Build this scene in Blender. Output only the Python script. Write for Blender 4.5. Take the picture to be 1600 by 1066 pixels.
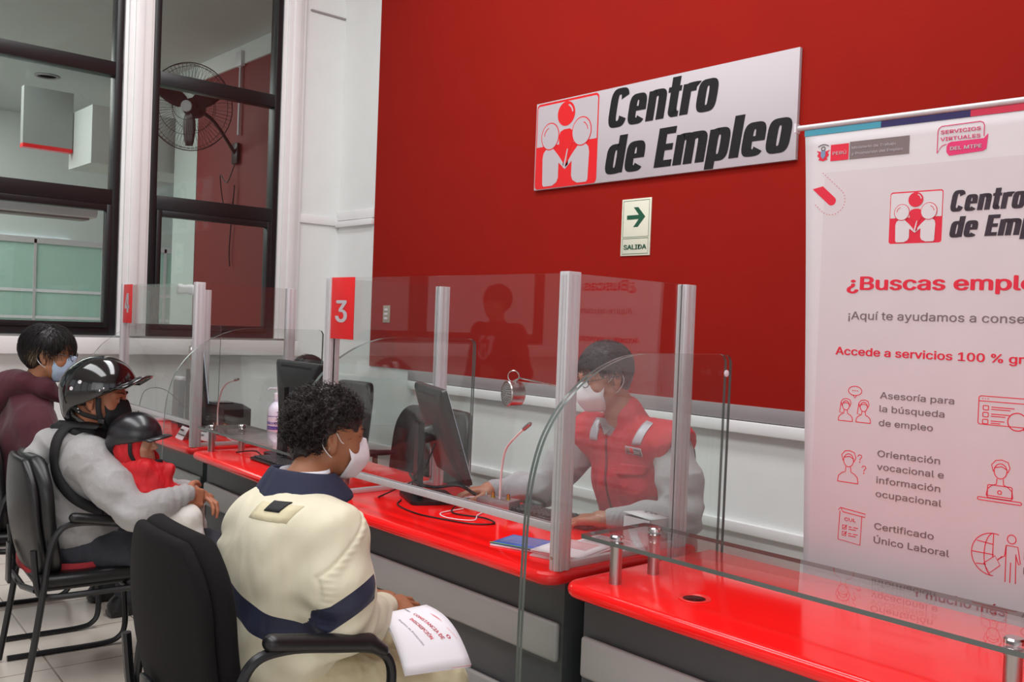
import bpy, bmesh, math, random
import numpy as np
from mathutils import Vector, Matrix
for _o in list(bpy.data.objects): bpy.data.objects.remove(_o)
SC = bpy.context.scene
COL = SC.collection
PI = math.pi
# ---------------------------------------------------------------- camera
YAW, PITCH, ROLL, FPX, CAMH = 0.845514, -0.0182359, 0.03761626, 1468.3, 1.45
def cam_axes():
    ca, sa, cb, sb, cc, sc_ = math.cos(YAW), math.sin(YAW), math.cos(PITCH), math.sin(PITCH), math.cos(ROLL), math.sin(ROLL)
    fwd = Vector((-sa*cb, ca*cb, sb)); right = Vector((ca, sa, 0)); up = right.cross(fwd)
    return right*cc + up*sc_, -right*sc_ + up*cc, -fwd
_r, _u, _b = cam_axes()
cd = bpy.data.cameras.new('camera'); cam = bpy.data.objects.new('camera', cd); COL.objects.link(cam)
cam.matrix_world = Matrix(((_r.x, _u.x, _b.x, 0), (_r.y, _u.y, _b.y, 0), (_r.z, _u.z, _b.z, CAMH), (0, 0, 0, 1)))
cd.sensor_width = 36; cd.lens = 36*FPX/1600; cd.clip_start = .05
SC.camera = cam
# ---------------------------------------------------------------- world, light, exposure
SC.view_settings.view_transform = 'Standard'; SC.view_settings.look = 'None'
SC.view_settings.gamma = 1; SC.view_settings.use_curve_mapping = False
SC.view_settings.exposure = -0.08
W = bpy.data.worlds.new('daylight'); SC.world = W; W.use_nodes = True
W.node_tree.nodes['Background'].inputs[0].default_value = (.93, .96, 1, 1)
W.node_tree.nodes['Background'].inputs[1].default_value = .9
SC.cycles.max_bounces = 10; SC.cycles.transparent_max_bounces = 24
SC.cycles.diffuse_bounces = 4; SC.cycles.glossy_bounces = 4
SC.cycles.caustics_reflective = False; SC.cycles.caustics_refractive = False
def area(name, loc, target, sx, sy, power, col=(1, 1, 1)):
    l = bpy.data.lights.new(name, 'AREA'); l.shape = 'RECTANGLE'; l.size = sx; l.size_y = sy; l.energy = power; l.color = col
    o = bpy.data.objects.new(name, l); COL.objects.link(o); o.location = loc
    o.rotation_euler = (Vector(target)-Vector(loc)).to_track_quat('-Z', 'Y').to_euler()
    return o
area('daylight_from_entrance', (2.9, -2.8, 2.6), (-2.2, 2.2, 1.1), 4.0, 3.0, 62, (.97, .985, 1))
area('ceiling_light_strip_front', (-2.6, -.2, 4.7), (-2.7, .6, 0), 5.0, 1.2, 140, (.97, .985, 1))
area('ceiling_light_strip_desk', (-3.0, 2.1, 4.7), (-3.0, 2.1, 0), 4.5, .8, 120, (.97, .985, 1))
area('next_room_light', (-10.8, 1.2, 3.8), (-10.8, 1.8, 0), 3.0, 3.0, 200, (1, .98, .95))

# ---------------------------------------------------------------- objects
ORG = {}
def thing(name, label, cat, loc=(0, 0, 0), group=None, kind=None):
    o = bpy.data.objects.new(name, None); COL.objects.link(o); o.location = loc; o.empty_display_size = .1
    o['label'] = label; o['category'] = cat
    if group: o['group'] = group
    if kind: o['kind'] = kind
    ORG[o.name] = Vector(loc)
    return o
def tag(o, label, cat, group=None, kind=None):
    o['label'] = label; o['category'] = cat
    if group: o['group'] = group
    if kind: o['kind'] = kind
    return o
def link_mesh(name, verts, faces, mats, parent=None, smooth=False, fmat=None, org=None, loc=None):
    me = bpy.data.meshes.new(name)
    org = Vector(org) if org is not None else (ORG[parent.name] if parent is not None else Vector((0, 0, 0)))
    v = np.asarray(verts, dtype=np.float64).reshape(-1, 3)
    if loc is not None: org = Vector(loc)
    v = v - np.array(org)
    me.from_pydata(v.tolist(), [], faces if isinstance(faces, list) else faces.tolist())
    if not isinstance(mats, (list, tuple)): mats = [mats]
    for m in mats: me.materials.append(m)
    if fmat is not None: me.polygons.foreach_set('material_index', np.asarray(fmat, dtype=np.int32))
    if smooth is True: me.polygons.foreach_set('use_smooth', np.ones(len(me.polygons), dtype=bool))
    elif smooth: 
        me.polygons.foreach_set('use_smooth', np.ones(len(me.polygons), dtype=bool))
    me.update()
    if smooth and smooth is not True: me.set_sharp_from_angle(angle=smooth)
    o = bpy.data.objects.new(name, me); COL.objects.link(o)
    if parent is not None: o.parent = parent; ORG[o.name] = ORG[parent.name]
    else:
        o.location = org; ORG[o.name] = org
    return o
def copy_tree(o, parent=None):
    c = o.copy(); COL.objects.link(c)
    if parent is not None: c.parent = parent
    ORG[c.name] = ORG.get(o.name, Vector((0, 0, 0)))
    for ch in list(o.children): copy_tree(ch, c)
    return c

def frame_of(d, hint=(0, 0, 1)):
    d = np.array(d, float); d /= np.linalg.norm(d)
    h = np.array(hint, float)
    if abs(d @ h) > .95: h = np.array((1., 0, 0)) if abs(d[0]) < .9 else np.array((0, 1., 0))
    a = np.cross(h, d); a /= np.linalg.norm(a); b = np.cross(d, a)
    return a, b, d
class MB:
    """collects simple shapes into one mesh"""
    def __init__(s): s.v = []; s.f = []; s.m = []; s.cur = 0
    def add(s, v, f):
        n = len(s.v); s.v += [tuple(map(float, p)) for p in v]; s.f += [tuple(int(i)+n for i in q) for q in f]; s.m += [s.cur]*len(f); return s
    def box(s, lo, hi, bev=0, seg=2, R=None, T=None):
        bm = bmesh.new(); bmesh.ops.create_cube(bm, size=1)
        c = [(lo[i]+hi[i])/2 for i in range(3)]; d = [abs(hi[i]-lo[i]) for i in range(3)]
        for v in bm.verts: v.co = Vector((v.co.x*d[0], v.co.y*d[1], v.co.z*d[2]))
        if bev: bmesh.ops.bevel(bm, geom=bm.edges[:], offset=min(bev, min(d)*.49), segments=seg, profile=.5, affect='EDGES')
        bm.verts.index_update()
        vs = [Vector(v.co) for v in bm.verts]
        if R is not None: vs = [R @ v for v in vs]
        T = Vector(T) if T is not None else Vector((0, 0, 0))
        vs = [v+Vector(c)+T for v in vs]
        s.add(vs, [[v.index for v in f.verts] for f in bm.faces]); bm.free(); return s
    def tube(s, pts, r, n=8, cap=True, closed=False, flat=None, hint=(0, 0, 1)):
        P = [np.array(p, float) for p in pts]; N = len(P); rs = r if hasattr(r, '__len__') else [r]*N
        vs = []; a = b = None
        for i in range(N):
            if closed: d = P[(i+1) % N]-P[i-1]
            else: d = P[min(i+1, N-1)]-P[max(i-1, 0)]
            if a is None: a, b, d = frame_of(d, hint)
            else:
                d = d/np.linalg.norm(d); b = np.cross(d, a); b /= np.linalg.norm(b); a = np.cross(b, d)
            for k in range(n):
                t = 2*PI*k/n; ca, cb = math.cos(t), math.sin(t)
                if flat: cb *= flat
                vs.append(P[i]+rs[i]*(ca*a+cb*b))
        fs = []
        M = N if closed else N-1
        for i in range(M):
            j = (i+1) % N
            for k in range(n):
                fs.append((i*n+k, i*n+(k+1) % n, j*n+(k+1) % n, j*n+k))
        if cap and not closed:
            fs.append(tuple(range(n))[::-1]); fs.append(tuple((N-1)*n+k for k in range(n)))
        return s.add(vs, fs)
    def cyl(s, p, q, r, r2=None, n=20, cap=True): return s.tube([p, q], [r, r if r2 is None else r2], n, cap)
    def lathe(s, prof, c=(0, 0, 0), axis=(0, 0, 1), n=24, hint=(1, 0, 0)):
        a, b, d = frame_of(axis, hint); c = np.array(c, float); vs = []; fs = []
        for (r, h) in prof:
            for k in range(n):
                t = 2*PI*k/n; vs.append(c+d*h+r*(math.cos(t)*a+math.sin(t)*b))
        for i in range(len(prof)-1):
            for k in range(n): fs.append((i*n+k, i*n+(k+1) % n, (i+1)*n+(k+1) % n, (i+1)*n+k))
        if prof[0][0] > 1e-6: fs.append(tuple(range(n))[::-1])
        if prof[-1][0] > 1e-6: fs.append(tuple((len(prof)-1)*n+k for k in range(n)))
        return s.add(vs, fs)
    def prism(s, poly, o, ex, ey, ez, depth):
        """polygon (u,v) in plane o+u*ex+v*ey, thickness depth along ez"""
        o, ex, ey, ez = [np.array(t, float) for t in (o, ex, ey, ez)]
        n = len(poly); vs = [o+u*ex+v*ey for u, v in poly]+[o+u*ex+v*ey+depth*ez for u, v in poly]
        fs = [tuple(range(n))[::-1], tuple(range(n, 2*n))]+[(i, (i+1) % n, n+(i+1) % n, n+i) for i in range(n)]
        return s.add(vs, fs)
    def grid(s, P):
        """P: rows x cols of points"""
        P = np.asarray(P, float); R, Cn = P.shape[:2]
        fs = [(i*Cn+j, i*Cn+j+1, (i+1)*Cn+j+1, (i+1)*Cn+j) for i in range(R-1) for j in range(Cn-1)]
        return s.add(P.reshape(-1, 3), fs)
    def xf(s, M):
        s.v = [tuple(M @ Vector(p)) for p in s.v]; return s
    def build(s, name, mats, parent=None, smooth=math.radians(35), **kw):
        return link_mesh(name, s.v, s.f, mats, parent, smooth, s.m if isinstance(mats, (list, tuple)) else None, **kw)
def fix_normals(o):
    bm = bmesh.new(); bm.from_mesh(o.data); bmesh.ops.recalc_face_normals(bm, faces=bm.faces[:]); bm.to_mesh(o.data); bm.free(); return o
def rrect(w, h, r, seg=6, x0=0, y0=0, corners=(1, 1, 1, 1)):
    """rounded rectangle outline counter-clockwise from bottom-left; corners bl br tr tl"""
    out = []
    for ci, (cx, cy, a0) in enumerate(((r, r, PI), (w-r, r, 1.5*PI), (w-r, h-r, 0), (r, h-r, .5*PI))):
        if corners[ci]:
            for k in range(seg+1):
                t = a0+.5*PI*k/seg; out.append((x0+cx+r*math.cos(t), y0+cy+r*math.sin(t)))
        else: out.append((x0+(0 if ci in (0, 3) else w), y0+(0 if ci in (0, 1) else h)))
    return out
def bez(p0, p1, p2, p3, n=12):
    p0, p1, p2, p3 = [np.array(p, float) for p in (p0, p1, p2, p3)]
    return [(1-t)**3*p0+3*(1-t)**2*t*p1+3*(1-t)*t*t*p2+t**3*p3 for t in [i/n for i in range(n+1)]]
def spline(pts, n=6):
    P = [np.array(p, float) for p in pts]; P = [2*P[0]-P[1]]+P+[2*P[-1]-P[-2]]; out = []
    for i in range(1, len(P)-2):
        for k in range(n):
            t = k/n; a, b, c, d = P[i-1], P[i], P[i+1], P[i+2]
            out.append(.5*((2*b)+(-a+c)*t+(2*a-5*b+4*c-d)*t*t+(-a+3*b-3*c+d)*t**3))
    out.append(P[-2]); return out

# ---------------------------------------------------------------- materials
def lin(c):
    if isinstance(c, str): c = [int(c[i:i+2], 16) for i in (0, 2, 4)]
    return tuple(((x/255)/12.92 if x/255 <= .04045 else ((x/255+.055)/1.055)**2.4) for x in c)+(1,)
MATS = {}
def mat(name, color, rough=.5, metal=0, spec=.5, bump=0, bscale=200, vary=0, vscale=6, coat=0, aniso=None, sheen=0, emit=0, sss=0, wr=0, wrs=11, band=None):
    if name in MATS: return MATS[name]
    m = bpy.data.materials.new(name); m.use_nodes = True; nt = m.node_tree; b = nt.nodes['Principled BSDF']
    c = lin(color); b.inputs['Base Color'].default_value = c
    b.inputs['Roughness'].default_value = rough; b.inputs['Metallic'].default_value = metal
    b.inputs['Specular IOR Level'].default_value = spec
    if coat: b.inputs['Coat Weight'].default_value = coat; b.inputs['Coat Roughness'].default_value = .05
    if sheen: b.inputs['Sheen Weight'].default_value = sheen
    if sss: b.inputs['Subsurface Weight'].default_value = sss; b.inputs['Subsurface Radius'].default_value = (.012, .005, .003)
    if emit: b.inputs['Emission Color'].default_value = c; b.inputs['Emission Strength'].default_value = emit
    tc = nt.nodes.new('ShaderNodeTexCoord')
    mp = nt.nodes.new('ShaderNodeMapping'); nt.links.new(tc.outputs['Object'], mp.inputs['Vector'])
    if aniso: mp.inputs['Scale'].default_value = aniso
    n1 = nt.nodes.new('ShaderNodeTexNoise'); n1.inputs['Scale'].default_value = vscale; n1.inputs['Detail'].default_value = 5
    nt.links.new(mp.outputs[0], n1.inputs['Vector'])
    v = vary if vary else .02
    mr = nt.nodes.new('ShaderNodeMapRange'); mr.inputs[1].default_value = .3; mr.inputs[2].default_value = .7
    mr.inputs[3].default_value = 1-v; mr.inputs[4].default_value = 1+v
    nt.links.new(n1.outputs['Fac'], mr.inputs[0])
    hv = nt.nodes.new('ShaderNodeHueSaturation'); hv.inputs['Color'].default_value = c
    nt.links.new(mr.outputs[0], hv.inputs['Value']); nt.links.new(hv.outputs[0], b.inputs['Base Color'])
    if band:
        at = nt.nodes.new('ShaderNodeAttribute'); at.attribute_name = 'band'
        gt = nt.nodes.new('ShaderNodeMath'); gt.operation = 'GREATER_THAN'; gt.inputs[1].default_value = 0; nt.links.new(at.outputs['Fac'], gt.inputs[0])
        mxc = nt.nodes.new('ShaderNodeMixRGB'); nt.links.new(gt.outputs[0], mxc.inputs[0]); nt.links.new(hv.outputs[0], mxc.inputs[1]); mxc.inputs[2].default_value = lin(band)
        nt.links.new(mxc.outputs[0], b.inputs['Base Color'])
    if wr:
        n3 = nt.nodes.new('ShaderNodeTexNoise'); n3.inputs['Scale'].default_value = wrs; n3.inputs['Detail'].default_value = 2; n3.inputs['Distortion'].default_value = .25
        nt.links.new(tc.outputs['Object'], n3.inputs['Vector'])
        mpw = nt.nodes.new('ShaderNodeMapping'); mpw.inputs['Scale'].default_value = (1.3, 1.3, .6); mpw.inputs['Rotation'].default_value = (.3, .5, 0); nt.links.new(tc.outputs['Object'], mpw.inputs[0]); nt.links.new(mpw.outputs[0], n3.inputs['Vector'])
        bw = nt.nodes.new('ShaderNodeBump'); bw.inputs['Strength'].default_value = wr; bw.inputs['Distance'].default_value = .05
        nt.links.new(n3.outputs['Fac'], bw.inputs['Height']); nt.links.new(bw.outputs[0], b.inputs['Normal'])
    if bump:
        n2 = nt.nodes.new('ShaderNodeTexNoise'); n2.inputs['Scale'].default_value = bscale; n2.inputs['Detail'].default_value = 3
        nt.links.new(mp.outputs[0], n2.inputs['Vector'])
        bp = nt.nodes.new('ShaderNodeBump'); bp.inputs['Strength'].default_value = bump; bp.inputs['Distance'].default_value = .004
        nt.links.new(n2.outputs['Fac'], bp.inputs['Height']); nt.links.new(bp.outputs[0], b.inputs['Normal'])
        if wr: nt.links.new(bw.outputs[0], bp.inputs['Normal'])
    MATS[name] = m; return m
def glass_mat(name, tint=(.96, .98, .97), r0=.045, extra=0.0, rough=0.0, veil=(.8, .85, .85)):
    """thin clear sheet: transparent with Schlick reflection and a trace of pale diffuse veil mixed in evenly"""
    if name in MATS: return MATS[name]
    m = bpy.data.materials.new(name); m.use_nodes = True; nt = m.node_tree; nt.nodes.clear(); N = nt.nodes.new; L = nt.links.new
    out = N('ShaderNodeOutputMaterial'); mx = N('ShaderNodeMixShader'); tr = N('ShaderNodeBsdfTransparent'); gl = N('ShaderNodeBsdfGlossy')
    tr.inputs[0].default_value = tint+(1,); gl.inputs['Roughness'].default_value = rough
    g = N('ShaderNodeNewGeometry'); dt = N('ShaderNodeVectorMath'); dt.operation = 'DOT_PRODUCT'
    L(g.outputs['Incoming'], dt.inputs[0]); L(g.outputs['Normal'], dt.inputs[1])
    ab = N('ShaderNodeMath'); ab.operation = 'ABSOLUTE'; L(dt.outputs['Value'], ab.inputs[0])
    su = N('ShaderNodeMath'); su.operation = 'SUBTRACT'; su.inputs[0].default_value = 1; L(ab.outputs[0], su.inputs[1])
    pw = N('ShaderNodeMath'); pw.operation = 'POWER'; L(su.outputs[0], pw.inputs[0]); pw.inputs[1].default_value = 5
    ma = N('ShaderNodeMath'); ma.operation = 'MULTIPLY_ADD'; L(pw.outputs[0], ma.inputs[0]); ma.inputs[1].default_value = 1-r0; ma.inputs[2].default_value = r0
    L(ma.outputs[0], mx.inputs[0]); L(tr.outputs[0], mx.inputs[1]); L(gl.outputs[0], mx.inputs[2])
    if extra:
        df = N('ShaderNodeBsdfDiffuse'); df.inputs[0].default_value = veil+(1,)
        m2 = N('ShaderNodeMixShader'); m2.inputs[0].default_value = extra; L(mx.outputs[0], m2.inputs[1]); L(df.outputs[0], m2.inputs[2]); L(m2.outputs[0], out.inputs[0])
    else: L(mx.outputs[0], out.inputs[0])
    MATS[name] = m; return m
M_red_wall = mat('red_wall_paint', (146, 24, 15), .8, bump=.12, bscale=90, vary=.03, vscale=3, spec=.12)
M_white_wall = mat('white_wall_paint', (228, 230, 228), .55, bump=.04, bscale=60, vary=.015)
M_grey_rail = mat('grey_rail_paint', (150, 142, 144), .45, vary=.03)
M_white_trim = mat('white_trim_paint', (232, 232, 231), .4)
M_black_frame = mat('black_window_frame', (20, 19, 21), .38, vary=.1, bump=.05, bscale=30)
M_ceiling = mat('ceiling_paint', (214, 208, 206), .7)
M_counter = mat('red_lacquer', (252, 24, 24), .12, spec=.4, coat=.12, vary=.015)
M_dark_grey = mat('dark_grey_laminate', (70, 70, 73), .42, vary=.05, vscale=3)
M_band = mat('silver_grey_band', (160, 156, 154), .42, metal=.1, vary=.03, vscale=2)
M_alu = mat('brushed_aluminium', (204, 200, 203), .4, metal=.25, vary=.03, aniso=(1, 1, .05), vscale=60)
M_chrome = mat('chrome', (200, 198, 198), .16, metal=1)
M_steel = mat('satin_steel', (176, 168, 166), .28, metal=1)
M_glass = glass_mat('partition_glass', (.985, .995, .99), .036, .003)
M_glass_side = glass_mat('side_pane_glass', (.975, .99, .985), .08, .003)
M_glass_curve = glass_mat('curved_divider_glass', (.975, .99, .985), .028, .003)
M_win_glass = glass_mat('window_glass', (.72, .76, .75), .032, .004)
M_glass_edge = mat('green_glass_edge', (92, 100, 97), .2, spec=.5)
M_glass_edge_light = mat('pale_glass_edge', (176, 186, 184), .15, spec=.7)
M_black_plastic = mat('black_plastic', (16, 15, 18), .38, vary=.05)
M_black_gloss = mat('black_gloss', (12, 12, 15), .1, coat=.5)
M_white_plastic = mat('white_plastic', (228, 224, 230), .35)
M_paper = mat('white_paper', (238, 234, 240), .6)
M_sign_white = mat('white_sign_board', (188, 179, 184), .55, vary=.01)
M_sign_red = mat('sign_red_print', (222, 24, 30), .45)
M_ink = mat('black_print', (20, 18, 20), .6, spec=.3)
M_banner = mat('banner_vinyl', (214, 206, 209), .5, bump=.05, bscale=500, aniso=(1, 1, 6), vary=.01)
M_pink_red = mat('banner_crimson_print', (218, 30, 58), .5)
M_magenta = mat('banner_magenta_print', (220, 46, 106), .5)
M_grey_text = mat('banner_grey_print', (122, 106, 106), .5)
M_dark_text = mat('banner_dark_print', (48, 34, 46), .5)
M_maroon_text = mat('banner_maroon_print', (160, 20, 44), .5)

# ---------------------------------------------------------------- text
try: FONT = bpy.data.fonts.load(bpy.utils.resource_path('LOCAL')+'/datafiles/fonts/Inter.woff2')
except Exception: FONT = None
FCAP = .729
def text_verts(body, bold=0.0, shear=0.0):
    if FONT and bold:
        v, f = text_verts(body, 0, shear); V = []; F_ = []; b = bold*.9
        for i, (dx, dy) in enumerate(((-b, 0), (b, 0), (0, -b*.45), (0, b*.45), (-b*.5, b*.4), (b*.5, -b*.4))):
            V.append(v+np.array((dx, dy, .0004*i))); F_ += [tuple(q+i*len(v) for q in p) for p in f]
        return np.vstack(V), F_
    cu = bpy.data.curves.new('t', 'FONT'); cu.body = body; cu.size = 1; cu.offset = bold; cu.shear = shear; cu.resolution_u = 3
    if FONT: cu.font = FONT
    o = bpy.data.objects.new('t', cu); COL.objects.link(o); dg = bpy.context.evaluated_depsgraph_get(); dg.update()
    me = bpy.data.meshes.new_from_object(o.evaluated_get(dg)); v = np.array([p.co[:] for p in me.vertices]).reshape(-1, 3); f = [tuple(p.vertices) for p in me.polygons]
    bpy.data.objects.remove(o); bpy.data.curves.remove(cu); bpy.data.meshes.remove(me)
    return v, f
def text_on(name, body, O, ex, ey, ez, u0, v0, u1, cap, m, parent, bold=.02, shear=0, lift=.0012, ang=0, thick=.0006):
    """text whose ink spans u0..u1 with baseline v0 and capital height cap, on the plane O + u*ex + v*ey facing ez"""
    v, f = text_verts(body, bold, shear)
    O, ex, ey, ez = [np.array(t, float) for t in (O, ex, ey, ez)]
    x0, x1 = v[:, 0].min(), v[:, 0].max()
    sx = (u1-u0)/(x1-x0); sy = cap/.729
    U = (v[:, 0]-x0)*sx; V = v[:, 1]*sy
    ca, sa = math.cos(ang), math.sin(ang)
    uu = u0+U*ca-V*sa; vv = v0+U*sa+V*ca
    P = O+np.outer(uu, ex)+np.outer(vv, ey)+ez*(lift+thick)+np.outer(v[:, 2]*.15, ez)
    # thin raised ink: top face plus rim is not needed at this thickness; give a bottom copy for solidity
    Q = P-ez*thick
    n = len(P); allv = np.vstack([P, Q]); fs = list(f)
    edges = {}
    for q in f:
        for i in range(len(q)):
            a, b = q[i], q[(i+1) % len(q)]
            if (b, a) in edges: del edges[(b, a)]
            else: edges[(a, b)] = 1
    for a, b in edges: fs.append((a, a+n, b+n, b))
    return link_mesh(name, allv, fs, m, parent)
def poly_on(mb, poly, O, ex, ey, ez, lift=.0008, thick=.0006):
    O, ex, ey, ez = [np.array(t, float) for t in (O, ex, ey, ez)]
    mb.prism(poly, O+ez*lift, ex, ey, ez, thick); return mb
def ell(cx, cy, rx, ry, n=28, rot=0, a0=0, a1=2*PI):
    full = abs(a1-a0-2*PI) < 1e-6; m = n if full else n+1
    return [(cx+rx*math.cos(t)*math.cos(rot)-ry*math.sin(t)*math.sin(rot), cy+rx*math.cos(t)*math.sin(rot)+ry*math.sin(t)*math.cos(rot)) for t in [a0+(a1-a0)*k/n for k in range(m)]]
def stroke_on(mb, pts, w, O, ex, ey, ez, lift=.0008, thick=.0006, closed=False):
    pts = [np.array(p, float) for p in pts]; n = len(pts)
    if closed: pts = pts+[pts[0]]; n += 1
    L_, R_ = [], []
    for i in range(n):
        if closed and i in (0, n-1): d = pts[1]-pts[-2]
        else: d = pts[min(i+1, n-1)]-pts[max(i-1, 0)]
        d = d/(np.linalg.norm(d)+1e-9); nn = np.array((-d[1], d[0]))*w/2
        L_.append(pts[i]+nn); R_.append(pts[i]-nn)
    O, ex, ey, ez = [np.array(t, float) for t in (O, ex, ey, ez)]
    f3 = lambda p, l: O+p[0]*ex+p[1]*ey+ez*l
    v = [f3(p, lift+thick) for p in L_]+[f3(p, lift+thick) for p in R_]+[f3(p, lift) for p in L_]+[f3(p, lift) for p in R_]
    fs = []
    for i in range(n-1):
        fs += [(i, i+1, n+i+1, n+i), (i, 2*n+i, 2*n+i+1, i+1), (n+i, n+i+1, 3*n+i+1, 3*n+i)]
    mb.add(v, fs); return mb

def heavy_text(name, body, O, ex, ey, ez, u0, v0, u1, cap, m, parent, shear=.14, lift=.0012, thick=.0008):
    """heavy condensed slanted sign lettering drawn from stems and rounded rings"""
    tv, th = .235, .165; X = .76
    pieces = []; x = 0.0
    def quad(*p): pieces.append(list(p))
    def bar(a, b, c, d): pieces.append([(x+a, b), (x+c, b), (x+c, d), (x+a, d)])
    def ring(a, b, c, d, t0=0, t1=2*PI, n=30, tv_=tv, th_=th):
        cx, cy = x+(a+c)/2, (b+d)/2; W, H = (c-a)/2, (d-b)/2
        def pt(t, w, h, e=.56): return (cx+w*math.copysign(abs(math.cos(t))**e, math.cos(t)), cy+h*math.copysign(abs(math.sin(t))**e, math.sin(t)))
        ts = [t0+(t1-t0)*i/n for i in range(n+1)]
        for i in range(n):
            A, B = pt(ts[i], W, H), pt(ts[i+1], W, H); Cq, D = pt(ts[i+1], W-tv_, H-th_), pt(ts[i], W-tv_, H-th_)
            pieces.append([A, B, Cq, D])
    for ch in body:
        if ch == 'C': ring(0, -.02, .58, 1.02, .42, 2*PI-.42, th_=.17); w = .58
        elif ch == 'o': ring(0, -.02, .54, X+.02); w = .54
        elif ch == 'e': ring(0, -.02, .53, X+.02, .05, 2*PI-.62); bar(tv-.02, .33, .53, .45); w = .53
        elif ch == 'n': bar(0, 0, tv, X); ring(0, .12, .54, X+.02, 0, PI*.72); bar(.54-tv, 0, .54, X-.30); w = .54
        elif ch == 'm':
            bar(0, 0, tv, X); ring(0, .12, .52, X+.02, 0, PI*.72); bar(.52-tv, 0, .52, X-.30); ring(.52-tv, .12, .84, X+.02, 0, PI*.72); bar(.84-tv, 0, .84, X-.30); w = .84
        elif ch == 'r': bar(0, 0, tv, X); ring(0, .14, .60, X+.02, PI*.36, PI*.62); bar(.21, X-.20, .38, X+.015); w = .39
        elif ch == 't': bar(.06, .12, .06+tv, 1.0); bar(-.01, X-.13, .36, X); ring(.06, -.01, .62, .5, PI, PI*1.42); bar(.17, -.005, .36, .13); w = .36
        elif ch == 'd': ring(0, -.02, .54, X+.02); bar(.54-tv, 0, .54, 1.0); w = .54
        elif ch == 'p': ring(0, -.02, .54, X+.02); bar(0, -.20, tv, X); w = .54
        elif ch == 'l': bar(0, 0, tv, 1.0); w = tv
        elif ch == 'E': bar(0, 0, .24, 1.0); bar(.2, 0, .48, .17); bar(.2, .83, .48, 1.0); bar(.2, .42, .45, .58); w = .48
        else: w = .2
        x += w+.045
    x -= .045
    mb = MB(); s_ = (u1-u0)/(x+shear)
    for qi, q in enumerate(pieces):
        pq = [(u0+(px+py*shear)*s_, v0+py*cap) for px, py in q]
        ar = sum(pq[i][0]*pq[(i+1) % 4][1]-pq[(i+1) % 4][0]*pq[i][1] for i in range(4))
        if ar < 0: pq = pq[::-1]
        poly_on(mb, pq, O, ex, ey, ez, lift, thick+(qi*7 % 23)*.00003)
    return mb.build(name, m, parent, smooth=False)
# ================================================================ setting
XW, YB = -6.36, 3.8
def struct(name, mb, m, **kw):
    o = mb.build(name, m, **kw) if isinstance(mb, MB) else mb
    o['kind'] = 'structure'; return o
# floor tiles
mf = bpy.data.materials.new('floor_tiles'); mf.use_nodes = True; nt = mf.node_tree; bs = nt.nodes['Principled BSDF']
tc = nt.nodes.new('ShaderNodeTexCoord'); mp = nt.nodes.new('ShaderNodeMapping'); mp.inputs['Rotation'].default_value = (0, 0, .06)
nt.links.new(tc.outputs['Object'], mp.inputs[0])
br = nt.nodes.new('ShaderNodeTexBrick'); br.offset = 0; br.inputs['Scale'].default_value = 1; br.inputs['Brick Width'].default_value = .45; br.inputs['Row Height'].default_value = .45
br.inputs['Mortar Size'].default_value = .0035; br.inputs['Color1'].default_value = lin((222, 213, 200)); br.inputs['Color2'].default_value = lin((228, 220, 208)); br.inputs['Mortar'].default_value = lin((150, 132, 116))
nt.links.new(mp.outputs[0], br.inputs['Vector'])
nz = nt.nodes.new('ShaderNodeTexNoise'); nz.inputs['Scale'].default_value = 9; nz.inputs['Detail'].default_value = 8; nt.links.new(tc.outputs['Object'], nz.inputs['Vector'])
mr = nt.nodes.new('ShaderNodeMapRange'); mr.inputs[3].default_value = .93; mr.inputs[4].default_value = 1.05; nt.links.new(nz.outputs['Fac'], mr.inputs[0])
hv = nt.nodes.new('ShaderNodeHueSaturation'); nt.links.new(br.outputs['Color'], hv.inputs['Color']); nt.links.new(mr.outputs[0], hv.inputs['Value']); nt.links.new(hv.outputs[0], bs.inputs['Base Color'])
bs.inputs['Roughness'].default_value = .22
struct('floor', MB().box((XW-.1, -5, -.1), (4.2, YB+.1, 0)), mf)
struct('ceiling', MB().box((XW-.1, -5, 5.0), (4.2, YB+.1, 5.1)), M_ceiling)
# back wall: white lower part, red field above
struct('wall_back', MB().box((XW-.1, YB, 0), (4.2, YB+.15, 5.1)), M_white_wall)
struct('trim_1', MB().box((-5.84, YB-.012, 1.105), (4.2, YB, 5.0)), M_red_wall)       # red painted field
r = MB(); r.box((-5.32, YB-.035, 1.035), (4.2, YB, 1.105), .004)
struct('trim_2', r, M_grey_rail)
r = MB(); r.box((-5.30, YB-.05, .975), (4.2, YB, 1.032), .006)
struct('trim_3', r, M_white_trim)
struct('trim_4', MB().box((-5.9, YB-.03, .50), (4.2, YB, .55), .004), M_white_trim)
struct('baseboard_back', MB().box((XW, YB-.02, 0), (4.2, YB, .12), .004), M_grey_rail)
# white strip at the corner with its moulding
struct('trim_5', MB().box((XW, YB-.02, 2.19), (-5.845, YB, 2.26), .006).box((XW, YB-.035, 2.14), (-5.845, YB, 2.185), .006), M_white_trim)
struct('trim_6', MB().box((XW, 3.455, 2.15), (XW+.02, YB, 2.215), .006), M_white_trim)
struct('trim_7', MB().box((XW, 3.50, 3.735), (XW+.012, YB, 3.75), .003), M_grey_rail)
# left wall with two tall openings
Y1a, Y1b, Y2a, Y2b, ZS, ZT = -2.2, 2.14, 2.34, 3.27, 1.275, 4.4
w = MB()
w.box((XW-.12, -5, 0), (XW, YB, ZS)); w.box((XW-.12, -5, ZT), (XW, YB, 5.1))
w.box((XW-.12, -5, ZS), (XW, Y1a, ZT)); w.box((XW-.12, Y1b, ZS), (XW, Y2a, ZT)); w.box((XW-.12, Y2b, ZS), (XW, YB, ZT))
struct('wall_left', w, M_white_wall)
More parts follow.
